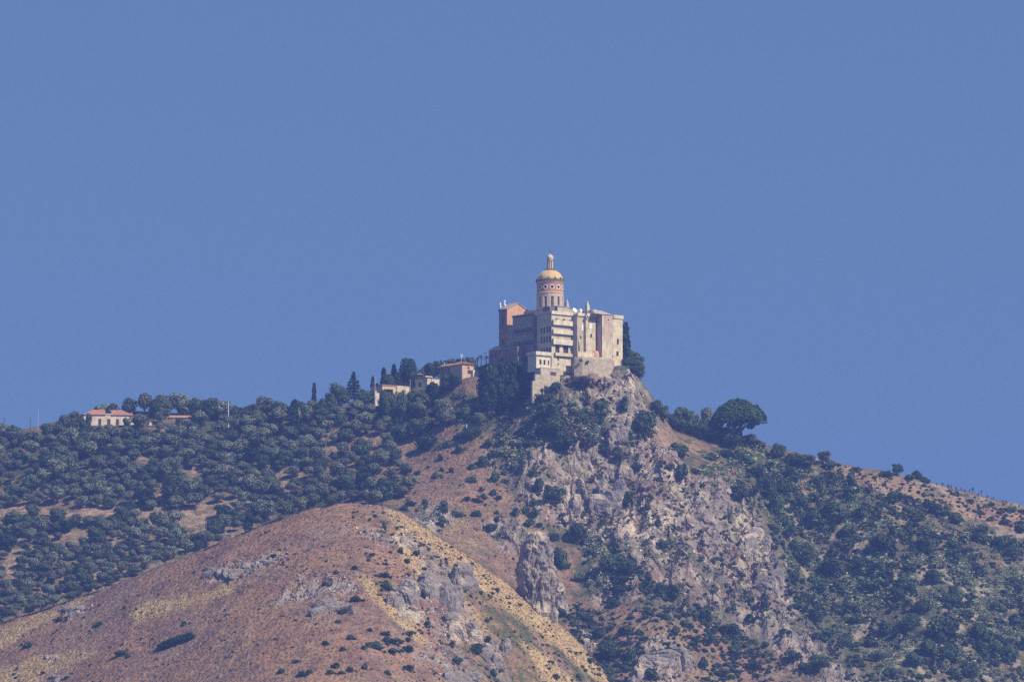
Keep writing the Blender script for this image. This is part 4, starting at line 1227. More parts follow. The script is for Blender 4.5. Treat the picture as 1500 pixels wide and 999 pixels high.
def trunk_mesh(h, r, limbs, rs, lean=0.0):
    m = MB()
    m.tube([(0, 0, -0.8), (lean * 0.3, 0, h * 0.35), (lean, 0, h)], [r * 1.25, r, r * 0.6], 7)
    for i in range(limbs):
        a = 2 * math.pi * (i + rs.random() * 0.6) / limbs; z = h * (0.5 + 0.4 * rs.random()); L = h * 0.65
        m.tube([(lean * z / h, 0, z), (lean * z / h + math.cos(a) * L * 0.5, math.sin(a) * L * 0.5, z + L * 0.45), (lean + math.cos(a) * L * 0.9, math.sin(a) * L * 0.9, z + L * 0.9)], [r * 0.55, r * 0.38, r * 0.15], 5)
    return m.mesh('trunk', M_bark, True)
OLIVE = (0.160, 0.180, 0.115); OAK = (0.086, 0.118, 0.058); DARK = (0.030, 0.055, 0.032); PINE = (0.06, 0.11, 0.034)
SHRUB = (0.068, 0.104, 0.048); PURPLE = (0.10, 0.07, 0.066); PEAR = (0.21, 0.235, 0.135)
def proto_round(seed, base, nl, n, leaf, flat=1.0, foot=0.30):
    """unit tree crown: width 1, height 1 with the trunk showing below foot"""
    rs = np.random.default_rng(seed); lobes = []
    for i in range(nl):
        a = rs.uniform(0, 2 * math.pi); rr = rs.uniform(0.10, 0.30)
        s = rs.uniform(0.15, 0.25)
        lobes.append((math.cos(a) * rr, math.sin(a) * rr, foot + (1 - foot) * rs.uniform(0.30, 0.78), s, s, s * 0.9))
    lobes.append((0, 0, foot + (1 - foot) * 0.5, 0.33, 0.33, (1 - foot) * 0.42))
    c, d, k = lobes_cloud(lobes, n, rs, 0.25)
    return quads_mesh('crown', leaf_cards(c, d, leaf, rs, 0.33), tones(n, base, rs, 0.25, k), M_leaf), trunk_mesh(foot + 0.15, 0.03, 4, rs)
def proto_bush(seed, base, n, leaf, lump=7):
    rs = np.random.default_rng(seed); lobes = []
    for i in range(lump):
        a = rs.uniform(0, 2 * math.pi); rr = rs.uniform(0.12, 0.40)
        s = rs.uniform(0.10, 0.24)
        lobes.append((math.cos(a) * rr, math.sin(a) * rr, rs.uniform(0.15, 0.62), s, s, s * 1.25))
    lobes.append((rs.uniform(-.08, .08), rs.uniform(-.08, .08), 0.32, 0.33, 0.33, 0.5))
    c, d, k = lobes_cloud(lobes, n, rs, 0.3)
    keep = c[:, 2] > -0.12
    c, d, k = c[keep], d[keep], k[keep]
    m = MB()
    for i in range(4):
        a = i * 1.6 + rs.random(); m.tube([(0, 0, -0.1), (math.cos(a) * 0.12, math.sin(a) * 0.12, 0.25), (math.cos(a) * 0.2, math.sin(a) * 0.2, 0.5)], [0.03, 0.022, 0.01], 5)
    return quads_mesh('foliage', leaf_cards(c, d, leaf, rs, 0.33), tones(len(c), base, rs, 0.28, k), M_leaf), m.mesh('stem', M_bark)
P_olive = [proto_round(100 + i, OLIVE, 9 + i % 3, 1500, 0.034, 1, 0.18 + 0.04 * (i % 2)) for i in range(6)]
P_oak = [proto_round(140 + i, OAK, 9 + i % 3, 1500, 0.034, 1, 0.06) for i in range(4)]
P_big = [proto_round(160 + i, DARK, 14, 2200, 0.034, 1, 0.10) for i in range(3)]
P_bush = [proto_bush(200 + i, SHRUB, 330, 0.072) for i in range(6)]
P_bigbush = [proto_bush(230 + i, SHRUB, 1100, 0.042, 12) for i in range(4)]
P_purple = [proto_bush(250 + i, PURPLE, 500, 0.05, 9) for i in range(2)]

# ------------------------------------------------------------------ labels that place a plant beside something one can find
MARKS = [
 ('the cream villa', 160, 612), ('the red-roofed cottage', 266, 613), ('the tall grey ridge pole', 55, 622), ('the tall white pole', 334, 608),
 ('the dark cypress column', 431, 616), ('the slim skyline cypress', 460, 575), ('the tall cedar', 518, 563), ('the yellow range', 582, 570),
 ('the yellow block house', 634, 558), ('the pink house', 687, 541), ('the trees under the church', 745, 548), ('the bastion', 868, 545),
 ('the umbrella pine', 1082, 612), ('the lone ridge tree', 1315, 688), ('the rock pinnacle', 790, 832), ('the pale cream cliff', 840, 722),
 ('the bare knoll top', 525, 735), ('the large oval shrub', 258, 938), ('the overhanging knoll outcrop', 668, 912), ('the low knoll ledge', 485, 888),
 ('the long left knoll ledge', 352, 832), ('the orange soil patch', 985, 650), ('the grey cliff\'s right edge', 1125, 790), ('the straw ridge line', 760, 880),
 ('the bare grove gap', 280, 760), ('the pale left-edge track', 100, 755), ('the dry reddish slope', 690, 720), ('the bottom right corner', 1470, 960),
 ('the bare right ridge brow', 1400, 735), ('the shaded right gully', 1180, 830),
]
ORD = ['nearest', 'second', 'third', 'fourth', 'fifth', 'sixth', 'seventh', 'eighth', 'ninth', 'tenth', 'eleventh', 'twelfth']
PENDING = []
def note(o, adj, noun, u, v, cat, group):
    o['category'] = cat
    if group:
        o['group'] = group
    PENDING.append((o, adj, noun, u, v))
def write_labels():
    sets = {}
    for o, adj, noun, u, v in PENDING:
        m = min(MARKS, key=lambda k: math.hypot(k[1] - u, (k[2] - v) * 1.3))
        du, dv = u - m[1], v - m[2]
        if abs(du) > 2.2 * abs(dv): w = 'right of' if du > 0 else 'left of'
        elif abs(dv) > 2.2 * abs(du): w = 'below' if dv > 0 else 'above'
        else: w = ('below and ' if dv > 0 else 'above and ') + ('right of' if du > 0 else 'left of')
        sets.setdefault((noun, w, m[0]), []).append((math.hypot(du, dv), o, adj))
    for (noun, w, mk), L in sets.items():
        L.sort(key=lambda q: q[0])
        for i, (dd, o, adj) in enumerate(L):
            if len(L) == 1:
                o['label'] = f"{adj} {noun} {w} {mk}"
            else:
                n = ORD[i] if i < len(ORD) else f"{i + 1}th"
                o['label'] = f"{adj} {noun}, {n}{'' if i == 0 else ' nearest'} {w} {mk}"

def plant(kind, proto, names, P, w, h, rz, adj, noun, u, v, cat, group, depth=None):
    root = bpy.data.objects.new(kind, None); col.objects.link(root)
    root.location = P; root.rotation_euler = (0, 0, rz); root.scale = (w, depth or w, h); root.empty_display_size = 0.3
    for me, nm in zip(proto, names):
        c = bpy.data.objects.new(nm, me); col.objects.link(c); c.parent = root
    note(root, adj, noun, u, v, cat, group)
    return root
TR = ('crown', 'trunk'); BU = ('foliage', 'stem')
taken = []
def px(Y):
    return Y / F

# ------------------------------------------------------------------ trees and shrubs one can single out
def tree(u, v0, v1, w, proto, adj, noun='tree', kind='holm_oak', cat='tree', group='trees on the skyline', Y=None):
    P, miss = ground(u, v1)
    if Y is not None:
        P = at(u, v1, Y); P.z = float(height(P.x, P.y))
    top_ = at(u, v0, P.y).z
    h = max(top_ - P.z, 1.5) * 1.03
    taken.append((u, (v0 + v1) / 2, w * 0.5))
    return plant(kind, proto, TR, P, w * px(P.y) * 1.12, h, random.uniform(0, 6.28), adj, noun, u, (v0 + v1) / 2, cat, group)
# left skyline, from the left
for i, (u, v0, v1, w) in enumerate([
    (5,619,640,24),(33,631,645,22),(72,620,640,24),(95,606,632,26),(112,610,630,20),(109,600,622,24),(148,591,615,30),(168,586,612,28),(188,581,606,24),(212,574,604,26),
    (228,580,604,22),(243,577,604,32),(263,575,604,34),(283,577,606,30),(306,582,608,26),(328,586,610,28),(350,592,612,24),(370,590,612,26),(390,580,608,28),(412,582,610,28),
    (434,584,608,26),(450,592,612,22),(474,578,606,24),(497,561,596,28),(485,572,600,22),(540,566,592,26),(530,572,596,22)]):
    tree(u, v0, v1 + 7, w * 1.12, (P_bigbush[i % 4] if i % 3 == 1 else P_oak[i % 4]) if i % 3 else P_olive[i % 6], 'dark round-crowned' if i % 3 else 'grey-green', 'skyline tree', 'skyline_tree')
for i, (u, v0, v1, w, Y) in enumerate([(602,523,566,30,2468),(588,537,570,26,2470),(574,548,576,24,2470),(612,540,566,22,2472),(627,532,556,30,2474),(643,526,554,24,2476),(657,525,554,22,2476),(666,527,553,20,2476),(672,524,550,18,2478),(690,521,546,20,2482),
                                       (657,548,578,26,2420),(667,545,574,22,2418),(645,566,584,28,2438),(704,548,570,22,2440),(604,571,594,28,2438),(576,573,596,24,2436),(562,582,598,20,2436),(619,566,592,28,2436),(566,570,594,20,2434),(588,571,592,18,2434),(634,559,584,22,2434)]):
    tree(u, v0, v1, w, (P_oak[i % 4] if i % 4 else P_big[i % 3]), 'tall dark' if i % 4 == 0 else 'dense dark-green', 'tree', 'dark_tree', group='trees around the ridge houses', Y=Y)
for u, v0, v1, w, pr, adj in ((130, 604, 626, 12, P_oak[0], 'small round'), (185.5, 610, 627, 11, P_bigbush[1], 'small bushy')):
    tree(u, v0, v1, w, pr, adj, 'tree in front of the villa wall', 'garden_tree', 'tree', None, Y=2457)
# mass of dark trees below the church
for i, (u, v0, v1, w) in enumerate([(722,531,573,36),(745,524,576,44),(765,527,574,40),(712,546,572,26),(733,541,580,36),(757,545,584,38),(777,540,572,22),(715,560,585,30),(744,560,588,32)]):
    P, _ = ground(u, v1)
    P = at(u, v1 - 4, 2391 + 4 * (i % 3) - (v1 - 573) * 0.7); P.z = float(height(P.x, P.y)) - 0.5
    h = (at(u, v0, P.y).z - P.z) * 1.02
    taken.append((u, v1 - 15, w * 0.5))
    plant('dark_tree', P_big[i % 3], TR, P, w * px(P.y) * 1.15, h, i * 1.3, 'large dense blue-green', 'broad tree', u, (v0 + v1) / 2, 'tree', 'dark trees under the church')
# trees at the right end of the sanctuary and along the right ridge
for i, (u, v0, v1, w, k, Y) in enumerate([
    (925,512,548,26,0,2410),(934,520,556,24,1,2408),(938,533,562,20,2,2406),(929,536,560,24,0,2402),(918,525,545,20,2,2405),
    (963,584,612,22,0,None),(972,592,620,20,1,None),(1000,594,636,34,0,None),(1014,599,640,30,1,None),(990,606,632,24,2,None),(1036,594,642,24,3,None),(1028,612,646,26,0,None),
    (1048,618,648,30,1,None),(1062,626,650,26,2,None),(1072,622,658,30,1,None),(1100,634,658,28,0,None),(1113,644,660,20,1,None),(1139,648,676,26,0,None),(1163,662,684,34,1,None),(1182,664,688,36,0,None),(1206,660,680,22,2,None),(1216,672,688,20,1,None)]):
    tree(u, v0, v1, w, (P_oak if k != 3 else P_olive)[k % 4], 'dark leaning' if i % 2 else 'dark green', 'tree', 'ridge_tree', group='trees along the right ridge', Y=Y)
tree(1315, 678, 697, 19, P_oak[1], 'small round topped lone', 'tree', 'lone_tree', group=None)
for u, v0, v1, w in ((1301,688,699,20),(1333,693,703,18),(1344,687,702,18),(1356,697,708,14)):
    tree(u, v0, v1, w, P_bush[int(u) % 6], 'low dark', 'skyline shrub', 'shrub', 'shrub', 'shrubs along the right ridge top')

# cypresses
def cypress_mesh(seed, n, leaf, k=1.0):
    rs = np.random.default_rng(seed)
    z = rs.random(n) ** 0.85; a = rs.uniform(0, 2 * math.pi, n)
    r = 0.5 * np.minimum(1.0, 3.2 * z + 0.35) * np.clip(1.02 - z, 0, 1) ** 0.55 * (1 - rs.random(n) ** 2 * 0.4) * (1 + 0.18 * np.sin(z * 23 + a * 2 + seed))
    c = np.stack([r * np.cos(a), r * np.sin(a), z * 0.97 + 0.03], -1)
    d = np.stack([np.cos(a), np.sin(a), 0.4 + 0 * a], -1)
    s = leaf_cards(c * np.array([1, 1, k]), d, leaf, rs, 0.4, 1.6)
    s[:, 2] /= k
    m = MB().tube([(0, 0, -0.05), (0, 0, 0.5), (0, 0, 0.9)], [0.06, 0.05, 0.02], 6)
    return quads_mesh('crown', s, tones(n, (0.022, 0.042, 0.022), rs, 0.3), M_leaf), m.mesh('trunk', M_bark)
P_cyp = [cypress_mesh(301 + i, 520, 0.13, 4) for i in range(2)]
for u, v0, v1, w, Y, adj in ((431,588,645,15,None,'tall dark column-shaped'),(460,562,586,8,None,'slim skyline'),(916.5,474,540,15,2412,'tall narrow dark'),(546,552,578,8,None,'thin pointed'),(562,540,576,12,2470,'pointed'),(577,535,572,12,2472,'sharp pointed'),(552,562,582,10,None,'short pointed')):
    P, _ = ground(u, v1)
    if Y:
        P = at(u, v1, Y); P.z = float(height(P.x, P.y))
    h = at(u, v0, P.y).z - P.z
    plant('cypress_tree', P_cyp[int(u) % 2], TR, P, w * px(P.y) * 1.1, h, u, adj, 'cypress', u, (v0 + v1) / 2, 'cypress', None)
# cedar with tiers of branches
def cedar_mesh(seed, tiers, n):
    rs = np.random.default_rng(seed); C_, D_ = [], []
    m = MB().tube([(0, 0, -0.05), (0, 0, 0.6), (0, 0, 0.98)], [0.035, 0.02, 0.006], 6)
    for i in range(tiers):
        t = i / (tiers - 1); z = 0.18 + 0.78 * t; R_ = 0.5 * (1 - t) ** 0.8 + 0.03
        nb = 7 if t < 0.7 else 4
        for b in range(nb):
            a = 2 * math.pi * (b + rs.random() * 0.7) / nb; L = R_ * rs.uniform(0.7, 1.1)
            m.tube([(0, 0, z), (math.cos(a) * L, math.sin(a) * L, z - 0.02)], [0.012, 0.004], 4)
            q = rs.random(n); w_ = rs.normal(0, 0.035, (n, 2)) * (0.4 + q[:, None])
            C_.append(np.stack([math.cos(a) * L * q - math.sin(a) * w_[:, 0], math.sin(a) * L * q + math.cos(a) * w_[:, 0], z - 0.02 * q + w_[:, 1] * 0.5], -1))
            D_.append(np.tile([0, 0, 1.0], (n, 1)))
    c = np.concatenate(C_); d = np.concatenate(D_)
    return quads_mesh('crown', leaf_cards(c, d, 0.035, rs, 0.5), tones(len(c), (0.026, 0.045, 0.03), rs, 0.25), M_leaf), m.mesh('trunk', M_bark)
P_ced = cedar_mesh(320, 9, 22)
P, _ = ground(518, 586)
plant('cedar_tree', P_ced, TR, P, 34 * px(P.y), at(518, 544, P.y).z - P.z, 0.4, 'dark tiered', 'cedar', 518, 552, 'cedar', None)
# umbrella pine
def umbrella():
    rs = np.random.default_rng(333)
    P = at(1082, 655, 2428); P.z = float(height(P.x, P.y)) - 0.3
    s = px(2428)
    t = thing('umbrella_pine', 'broad umbrella pine with a domed crown on the right ridge', 'pine tree', P)
    h = at(1082, 585, 2428).z - P.z
    n = 7500
    # dome shell: wide rounded top, flat ragged underside hanging lower at the left
    a = rs.uniform(0, 2 * math.pi, n); q = np.sqrt(rs.random(n))
    lump = 1 + 0.07 * np.sin(a * 5 + 1) + 0.05 * np.sin(a * 9)
    rx = 39 * s * lump
    x = rx * q * np.cos(a); y = rx * 0.9 * q * np.sin(a)
    top_ = h - 26 * s * np.clip(q, 0, 1) ** 2.6 - 1.2 * s
    top_ += (fbm(x, y, 4.0, 3, 900) * 2.2)
    thick = (7 + 9 * (1 - q)) * s * rs.random(n) ** 1.3
    c = np.stack([x, y, top_ - thick], -1)
    d = np.stack([x / rx * 0.8, y / rx * 0.8, 0.8 + 0 * x], -1)
    c2, d2, _ = lobes_cloud([(-22*s, 0, h - 30*s, 12*s, 10*s, 6*s), (-30*s, -3, h - 36*s, 8*s, 8*s, 7*s), (14*s, -4, h - 30*s, 15*s, 10*s, 6*s), (24*s, 3, h - 32*s, 9*s, 8*s, 6*s), (0, 4, h - 32*s, 10*s, 8*s, 6*s), (18*s, 0, h - 40*s, 6*s, 6*s, 4*s), (-10*s, 0, h-38*s, 8*s, 6*s, 4*s), (-32*s, 2, h-46*s, 9*s, 8*s, 9*s), (-20*s, -2, h-52*s, 10*s, 8*s, 8*s)], 2300, rs, 0.2)
    c = np.concatenate([c, c2]); d = np.concatenate([d, d2])
    link('crown', quads_mesh('crown', leaf_cards(c, d, 0.55, rs, 0.5), tones(len(c), PINE, rs, 0.3), M_leaf), t)
    m = MB(); b = (3 * s, 0, -1)
    m.tube([b, (4 * s, 0, h * 0.3), (1 * s, 0, h * 0.55), (0, 0, h * 0.75)], [1.0, 0.75, 0.6, 0.3], 8)
    for ex, ez in ((-26, 0.60), (-15, 0.66), (14, 0.62), (24, 0.66), (6, 0.72)):
        m.tube([(3.5 * s, 0, h * 0.33), (3 * s + ex * s * 0.5, rs.normal() * 1.5, h * (0.33 + ez) / 2 + 0.5), (ex * s, rs.normal() * 3, h * ez)], [0.45, 0.32, 0.14], 6)
    m.build('trunk', M_bark, t, True)
umbrella()
# palms between the pink house and the forecourt
def palm(u, v0, Y, label):
    rs = np.random.default_rng(int(u))
    P = at(u, 545, Y); P.z = float(height(P.x, P.y)) - 0.2
    h = at(u, v0 + 5, Y).z - P.z
    t = tag(thing('palm_tree', label, 'palm', P), label, 'palm', 'palms right of the pink house')
    MB().tube([(0, 0, -0.5), (0.15, 0, h * 0.5), (0, 0, h)], [0.32, 0.25, 0.22], 8).build('trunk', M_bark, t)
    vs = []
    for i in range(22):
        a = rs.uniform(0, 6.28); e = rs.uniform(-0.3, 1.2); L = rs.uniform(2.4, 3.3)
        p = np.array([0, 0, h]); d = np.array([math.cos(a) * math.cos(e), math.sin(a) * math.cos(e), math.sin(e)]); side = np.array([-math.sin(a), math.cos(a), 0])
        for j in range(4):
            q = p + d * L / 4; w0, w1 = 0.34 * (1 - j / 5), 0.34 * (1 - (j + 1) / 5)
            vs += [p - side * w0, p + side * w0, q + side * w1, q - side * w1]
            p = q; d = d + np.array([0, 0, -0.28]); d /= np.linalg.norm(d)
    vs = np.array(vs)
    link('frond', quads_mesh('fronds', vs, tones(len(vs) // 4, (0.10, 0.12, 0.06), rs, 0.3), M_leaf), t)
palm(699.5, 521, 2450, 'palm just right of the pink house, leftmost of three')
palm(704.5, 519, 2455, 'middle palm of three between the pink house and the white poles')
palm(712.5, 520, 2453, 'palm between the two white poles beside the forecourt building')

# shrubs and bushes traced one by one: column, row, width, height
BUSH = [
 (625,647,36,32),(646,670,10,12),(589,632,34,28),(688,634,30,25),(673,637,12,10),(657,650,17,12),(671,657,15,13),(717,648,20,15),(723,663,12,10),(709,676,20,19),(692,683,15,10),(690,702,17,11),(724,698,17,20),
 (740,704,11,9),(638,695,16,11),(627,683,6,6),(647,687,8,7),(662,688,10,9),(612,692,12,9),(599,704,18,13),(565,716,36,40),(603,737,14,9),(592,743,13,9),(623,737,11,16),(651,737,13,14),(652,746,14,11),(664,752,16,12),
 (675,753,11,9),(648,763,15,16),(698,751,18,12),(719,772,17,12),(685,730,12,10),(700,732,15,9),(709,727,11,9),(722,721,11,11),(730,728,11,9),(706,716,10,9),(727,750,9,7),(728,760,11,11),(756,749,13,16),(770,748,13,14),
 (782,737,11,11),(783,750,14,16),(774,766,15,13),(789,768,13,9),(788,712,16,30),(783,688,9,13),
 (788,574,26,16),(800,570,16,12),(796,585,30,20),(803,603,42,36),(815,622,44,34),(828,645,36,30),(859,651,20,24),(856,615,20,24),(853,561,32,24),(842,556,18,14),(880,594,24,18),(812,567,18,14),(916,591,14,26),(944,620,36,48),(964,597,15,18),
 (996,659,27,27),(890,662,17,16),(906,666,14,20),(933,684,14,16),(997,692,17,32),(982,683,13,14),(924,726,13,18),(948,738,11,22),(963,765,11,15),(973,797,18,13),(812,724,32,24),(842,780,32,36),(811,786,14,14),
 (1084,720,27,26),(967,702,11,11),(1018,690,12,12),(895,825,40,34),(820,816,24,28),
 (896,826,30,26),(919,832,24,26),(908,860,30,13),(902,883,22,13),(980,865,36,24),(1032,899,24,24),(1120,879,15,27),(1063,857,9,9),(1070,921,32,20),(1046,922,12,9),(977,902,16,13),(919,921,22,16),(936,924,10,9),
 (989,922,16,16),(1003,913,13,13),(1036,935,22,14),(1019,936,13,11),(1078,952,19,16),(1121,943,16,11),(980,962,12,12),(1030,971,16,22),(1000,969,8,11),(896,952,36,32),(924,960,16,27),(821,896,22,13),(855,932,11,10),
 (947,893,12,10),(924,904,13,8),(813,786,14,13),(817,807,12,12),(824,823,20,24),(868,700,10,12),(850,845,22,16),(862,905,18,12),(880,925,24,18),(1100,905,18,14),(1150,925,18,14),(1160,960,24,18),(1105,975,28,18),(1060,985,22,16),(950,985,26,18),
 (814,991,11,11),(848,991,9,12),
 (564,841,17,11),(567,857,17,17),(521,876,18,11),(493,837,11,7),(478,855,14,9),(563,770,9,14),(608,793,7,7),(587,806,11,11),(609,809,14,10),(595,820,14,9),(627,804,8,8),(520,830,11,8),(546,812,10,7),(501,895,14,8),
 (495,910,11,7),(515,932,13,10),(478,941,11,9),(503,950,12,8),(549,945,27,13),(575,938,42,10),(573,952,19,10),(598,949,21,13),(564,927,17,8),(598,927,14,9),(494,973,15,10),(411,982,12,10),(444,991,14,10),(453,982,11,8),
 (485,984,15,9),(500,985,11,7),(514,980,13,10),(534,975,11,11),(568,984,11,9),(599,977,21,11),(662,943,11,13),(627,914,14,12),(712,907,8,8),(715,934,11,10),(723,985,13,13),(670,966,20,11),(432,968,12,7),(542,922,9,7),
 (619,871,11,18),(676,886,10,8),(697,949,27,17),(401,814,12,8),
 (178,956,24,11),(144,913,14,9),(39,944,14,11),(86,906,16,9),(272,811,5,5),(332,899,6,5),(183,890,5,4),(271,912,12,7),(64,985,9,5),(99,991,10,6),
 (1157,694,28,25),(1202,705,28,20),(1224,699,22,18),(1245,701,18,25),(1256,687,14,9),(1123,712,32,42),(1137,740,32,46),(1245,721,25,22),(1224,748,50,32),(1195,758,42,28),(1310,726,28,18),(1331,733,22,16),(1375,746,34,22),
 (1403,758,28,20),(1342,755,24,18),(1322,780,17,13),(1295,794,40,28),(1262,752,26,22),(1357,798,36,28),(1392,798,28,22),(1436,787,32,18),(1468,795,42,26),(1486,809,25,25),(1400,812,22,22),(1432,834,26,20),(1242,777,22,22),
 (1260,823,32,24),(1217,830,36,32),(1174,809,36,44),(1199,856,34,30),(1170,877,22,22),(1195,902,32,22),(1235,891,34,20),(1331,856,32,28),(1367,845,32,24),(1461,888,34,18),(1396,877,30,22),(1353,888,28,28),(1331,913,34,36),
 (1378,920,46,46),(1392,956,36,36),(1364,949,32,32),(1439,927,32,36),(1238,938,30,20),(1285,960,28,18),(1274,938,22,18),(1202,967,32,20),(1184,978,26,16),(1317,870,26,24),(1475,956,36,30),(1450,953,30,26),(1490,856,26,26),
 (1493,773,18,16),(1472,764,18,12),(1436,749,16,8),(1479,746,18,9),(1450,738,14,6),(1423,733,14,8),(1150,770,30,34),(1160,845,24,24),(1215,925,26,18),(1300,920,28,22),(1340,965,30,24),(1420,985,30,22),(1255,970,26,16),(1300,985,26,16),
 (1150,715,26,24),(1172,735,30,26),(1110,690,26,22),(1090,672,28,18),(1068,664,24,16),(1128,682,20,16),(1040,668,18,14),(1280,855,26,20),(1290,830,22,18),(1415,900,22,18),(1490,910,24,20),(1255,905,22,16),(1232,860,26,20),
]
PURP = {(859,651), (868,700), (842,556), (853,561), (833,680)}
rb_ = random.Random(5)
for (u, v, w, h) in BUSH:
    P, miss = ground(u, v + h * 0.42)
    s = px(P.y)
    big = w * h > 560
    pr = (P_bigbush if big else P_bush)[rb_.randrange(4 if big else 6)]
    purple = (u, v) in PURP
    if purple:
        pr = P_purple[rb_.randrange(2)]
    ratio = w / h
    adj = ('large ' if w > 27 else 'tiny ' if w < 9 else 'small ' if w < 14 else '') + ('purple-brown' if purple else 'dark-green') + (' elongated' if ratio > 1.8 else ' upright' if ratio < 0.8 else ' rounded')
    taken.append((u, v, w * 0.42))
    plant('shrub', pr, BU, P - Vector((0, 0, 0.3)), w * s * 1.08, h * s * 1.02, rb_.uniform(0, 6.28) if ratio < 1.5 else rb_.choice((0, math.pi)), adj, 'shrub', u, v, 'shrub', 'shrubs dotted over the slopes', depth=min(w, h * 1.3) * s)
# the large slanting oval shrub on the knoll, three grown-together lobes in one plant
P, _ = ground(258, 946)
ov = np.random.default_rng(77)
lob = []
for i in range(9):
    t = i / 8 - 0.5
    g_, _m = ground(258 + t * 44, 944 - t * 16)
    lob.append((g_.x - P.x, g_.y - P.y, g_.z - P.z + 1.2, 2.6, 2.6, 2.5 - 2.4 * t * t))
c, d, k = lobes_cloud(lob, 1900, ov, 0.4)
root = bpy.data.objects.new('oval_shrub', None); col.objects.link(root); root.location = P
root['label'] = 'large dark oval shrub slanting up the left side of the bare knoll'; root['category'] = 'shrub'
link('foliage', quads_mesh('foliage', leaf_cards(c, d, 0.34, ov, 0.5), tones(len(c), (0.022, 0.045, 0.02), ov, 0.3), M_leaf), root)
MB().tube([(0, 0, -0.5), (0.4, 0, 1.2), (1, 0.2, 2.4)], [0.2, 0.15, 0.05], 6).build('stem', M_bark, root)

# big dark oaks standing out of the grove
for i, (u, v, w, h) in enumerate([(252,718,42,48),(213,730,34,30),(165,768,30,30),(188,748,28,26),(297,720,34,26),(10,796,42,32),(66,802,34,28),(98,772,26,20),(193,655,40,26),(150,665,32,24),(420,672,34,28),(370,668,34,26),(395,735,40,24),(330,752,36,26),(452,712,32,26),(532,706,34,30),(505,640,32,26)]):
    P, _ = ground(u, v + h * 0.45)
    taken.append((u, v, w * 0.5))
    plant('holm_oak', P_big[i % 3] if i % 2 else P_oak[i % 4], TR, P - Vector((0, 0, 0.3)), w * px(P.y) * 1.08, h * px(P.y), i * 0.9, 'large dark', 'oak', u, v, 'tree', 'trees of the grove on the left slope')

# ------------------------------------------------------------------ olive grove on the left slope
GROVE = [(-20,640),(60,640),(120,628),(206,622),(215,606),(330,602),(440,600),(500,598),(560,596),(640,580),(700,578),(740,600),(700,625),(650,632),(600,640),(575,668),(600,690),(600,735),(520,732),(470,740),(400,762),(300,804),(200,840),(100,880),(-20,916)]
BARE = ZP['bare'] + [[(116,600),(202,600),(202,631),(116,631)],[(244,604),(290,604),(290,624),(244,624)],[(210,610),(233,610),(233,634),(210,634)],[(294,610),(330,610),(330,632),(294,632)],[(546,560),(616,560),(616,584),(590,590),(546,592)],[(640,590),(700,590),(700,600),(640,600)]]
cand = []
gr = random.Random(11)
row_v = 622.0
pts_g = []
def free(u, v, r, L):
    return all((u - a) ** 2 + ((v - b) * 1.45) ** 2 > (r + c) ** 2 * 0.46 for a, b, c in L)
tries = 0
while tries < 18000 and len(pts_g) < 680:
    tries += 1
    u = gr.uniform(-12, 740); v = gr.uniform(596, 912)
    if not bool(inside(GROVE, u, v)) or any(bool(inside(b, u, v - 1)) for b in BARE):
        continue
    near_dark = v > 770 + (u - 0) * 0.0 and u < 330
    w = gr.choice((gr.uniform(15, 22), gr.uniform(20, 28), gr.uniform(24, 34))) if not (v > 800) else gr.uniform(16, 24)
    if u < 380 and v > 725 and v < 860 and float(vnoise(np.array(u / 60.0), np.array(v / 34.0), 5)) > gr.uniform(0.25, 0.8):
        continue
    if free(u, v, w * 0.5, pts_g) and free(u, v, w * 0.25, taken):
        pts_g.append((u, v, w * 0.5))
pts_g.sort(key=lambda q: -q[2])
N_IND = 290
rest = []
for i, (u, v, r) in enumerate(pts_g):
    P, miss = ground(u, v + r * 0.55)
    s = px(P.y); w = 2 * r * s * 1.2; h = w * gr.uniform(0.72, 0.95)
    dark = gr.random() < (0.26 if v < 780 else 0.4)
    pr = P_oak[gr.randrange(4)] if dark else P_olive[gr.randrange(6)]
    if i < N_IND:
        plant('holm_oak' if dark else 'olive_tree', pr, TR, P - Vector((0, 0, 0.25)), w, h, gr.uniform(0, 6.28), ('broad ' if r > 11.5 else '') + ('dark-green' if dark else 'grey-green'), 'oak' if dark else 'olive tree', u, v, 'tree', 'trees of the grove on the left slope')
    else:
        rest.append((P, w, h, gr.uniform(0, 6.28), pr[0]))

# ------------------------------------------------------------------ masses nobody could count
def mesh_arrays(me):
    co = np.empty(len(me.vertices) * 3, np.float32); me.vertices.foreach_get("co", co)
    tn = np.empty(len(me.vertices) * 4, np.float32); me.color_attributes["tone"].data.foreach_get("color", tn)
    return co.reshape(-1, 3), tn.reshape(-1, 4)[::4, :3]
_cache = {}
def merge(items, name, keep=1.0):
    """many small plants joined into one mesh; items: (position, width, height, turn, mesh)"""
    rs = np.random.default_rng(len(items)); V_, T_ = [], []
    for P, w, h, rz, me in items:
        if me.name not in _cache:
            _cache[me.name] = mesh_arrays(me)
        co, tn = _cache[me.name]
        c, q = math.cos(rz), math.sin(rz)
        a = co * np.array([w, w, h], np.float32)
        V_.append(np.stack([a[:, 0] * c - a[:, 1] * q + P.x, a[:, 0] * q + a[:, 1] * c + P.y, a[:, 2] + P.z], -1)); T_.append(tn * rs.uniform(0.75, 1.25))
    o = link(name, quads_mesh(name, np.concatenate(V_), np.concatenate(T_), M_leaf)); o['kind'] = 'stuff'
    return o
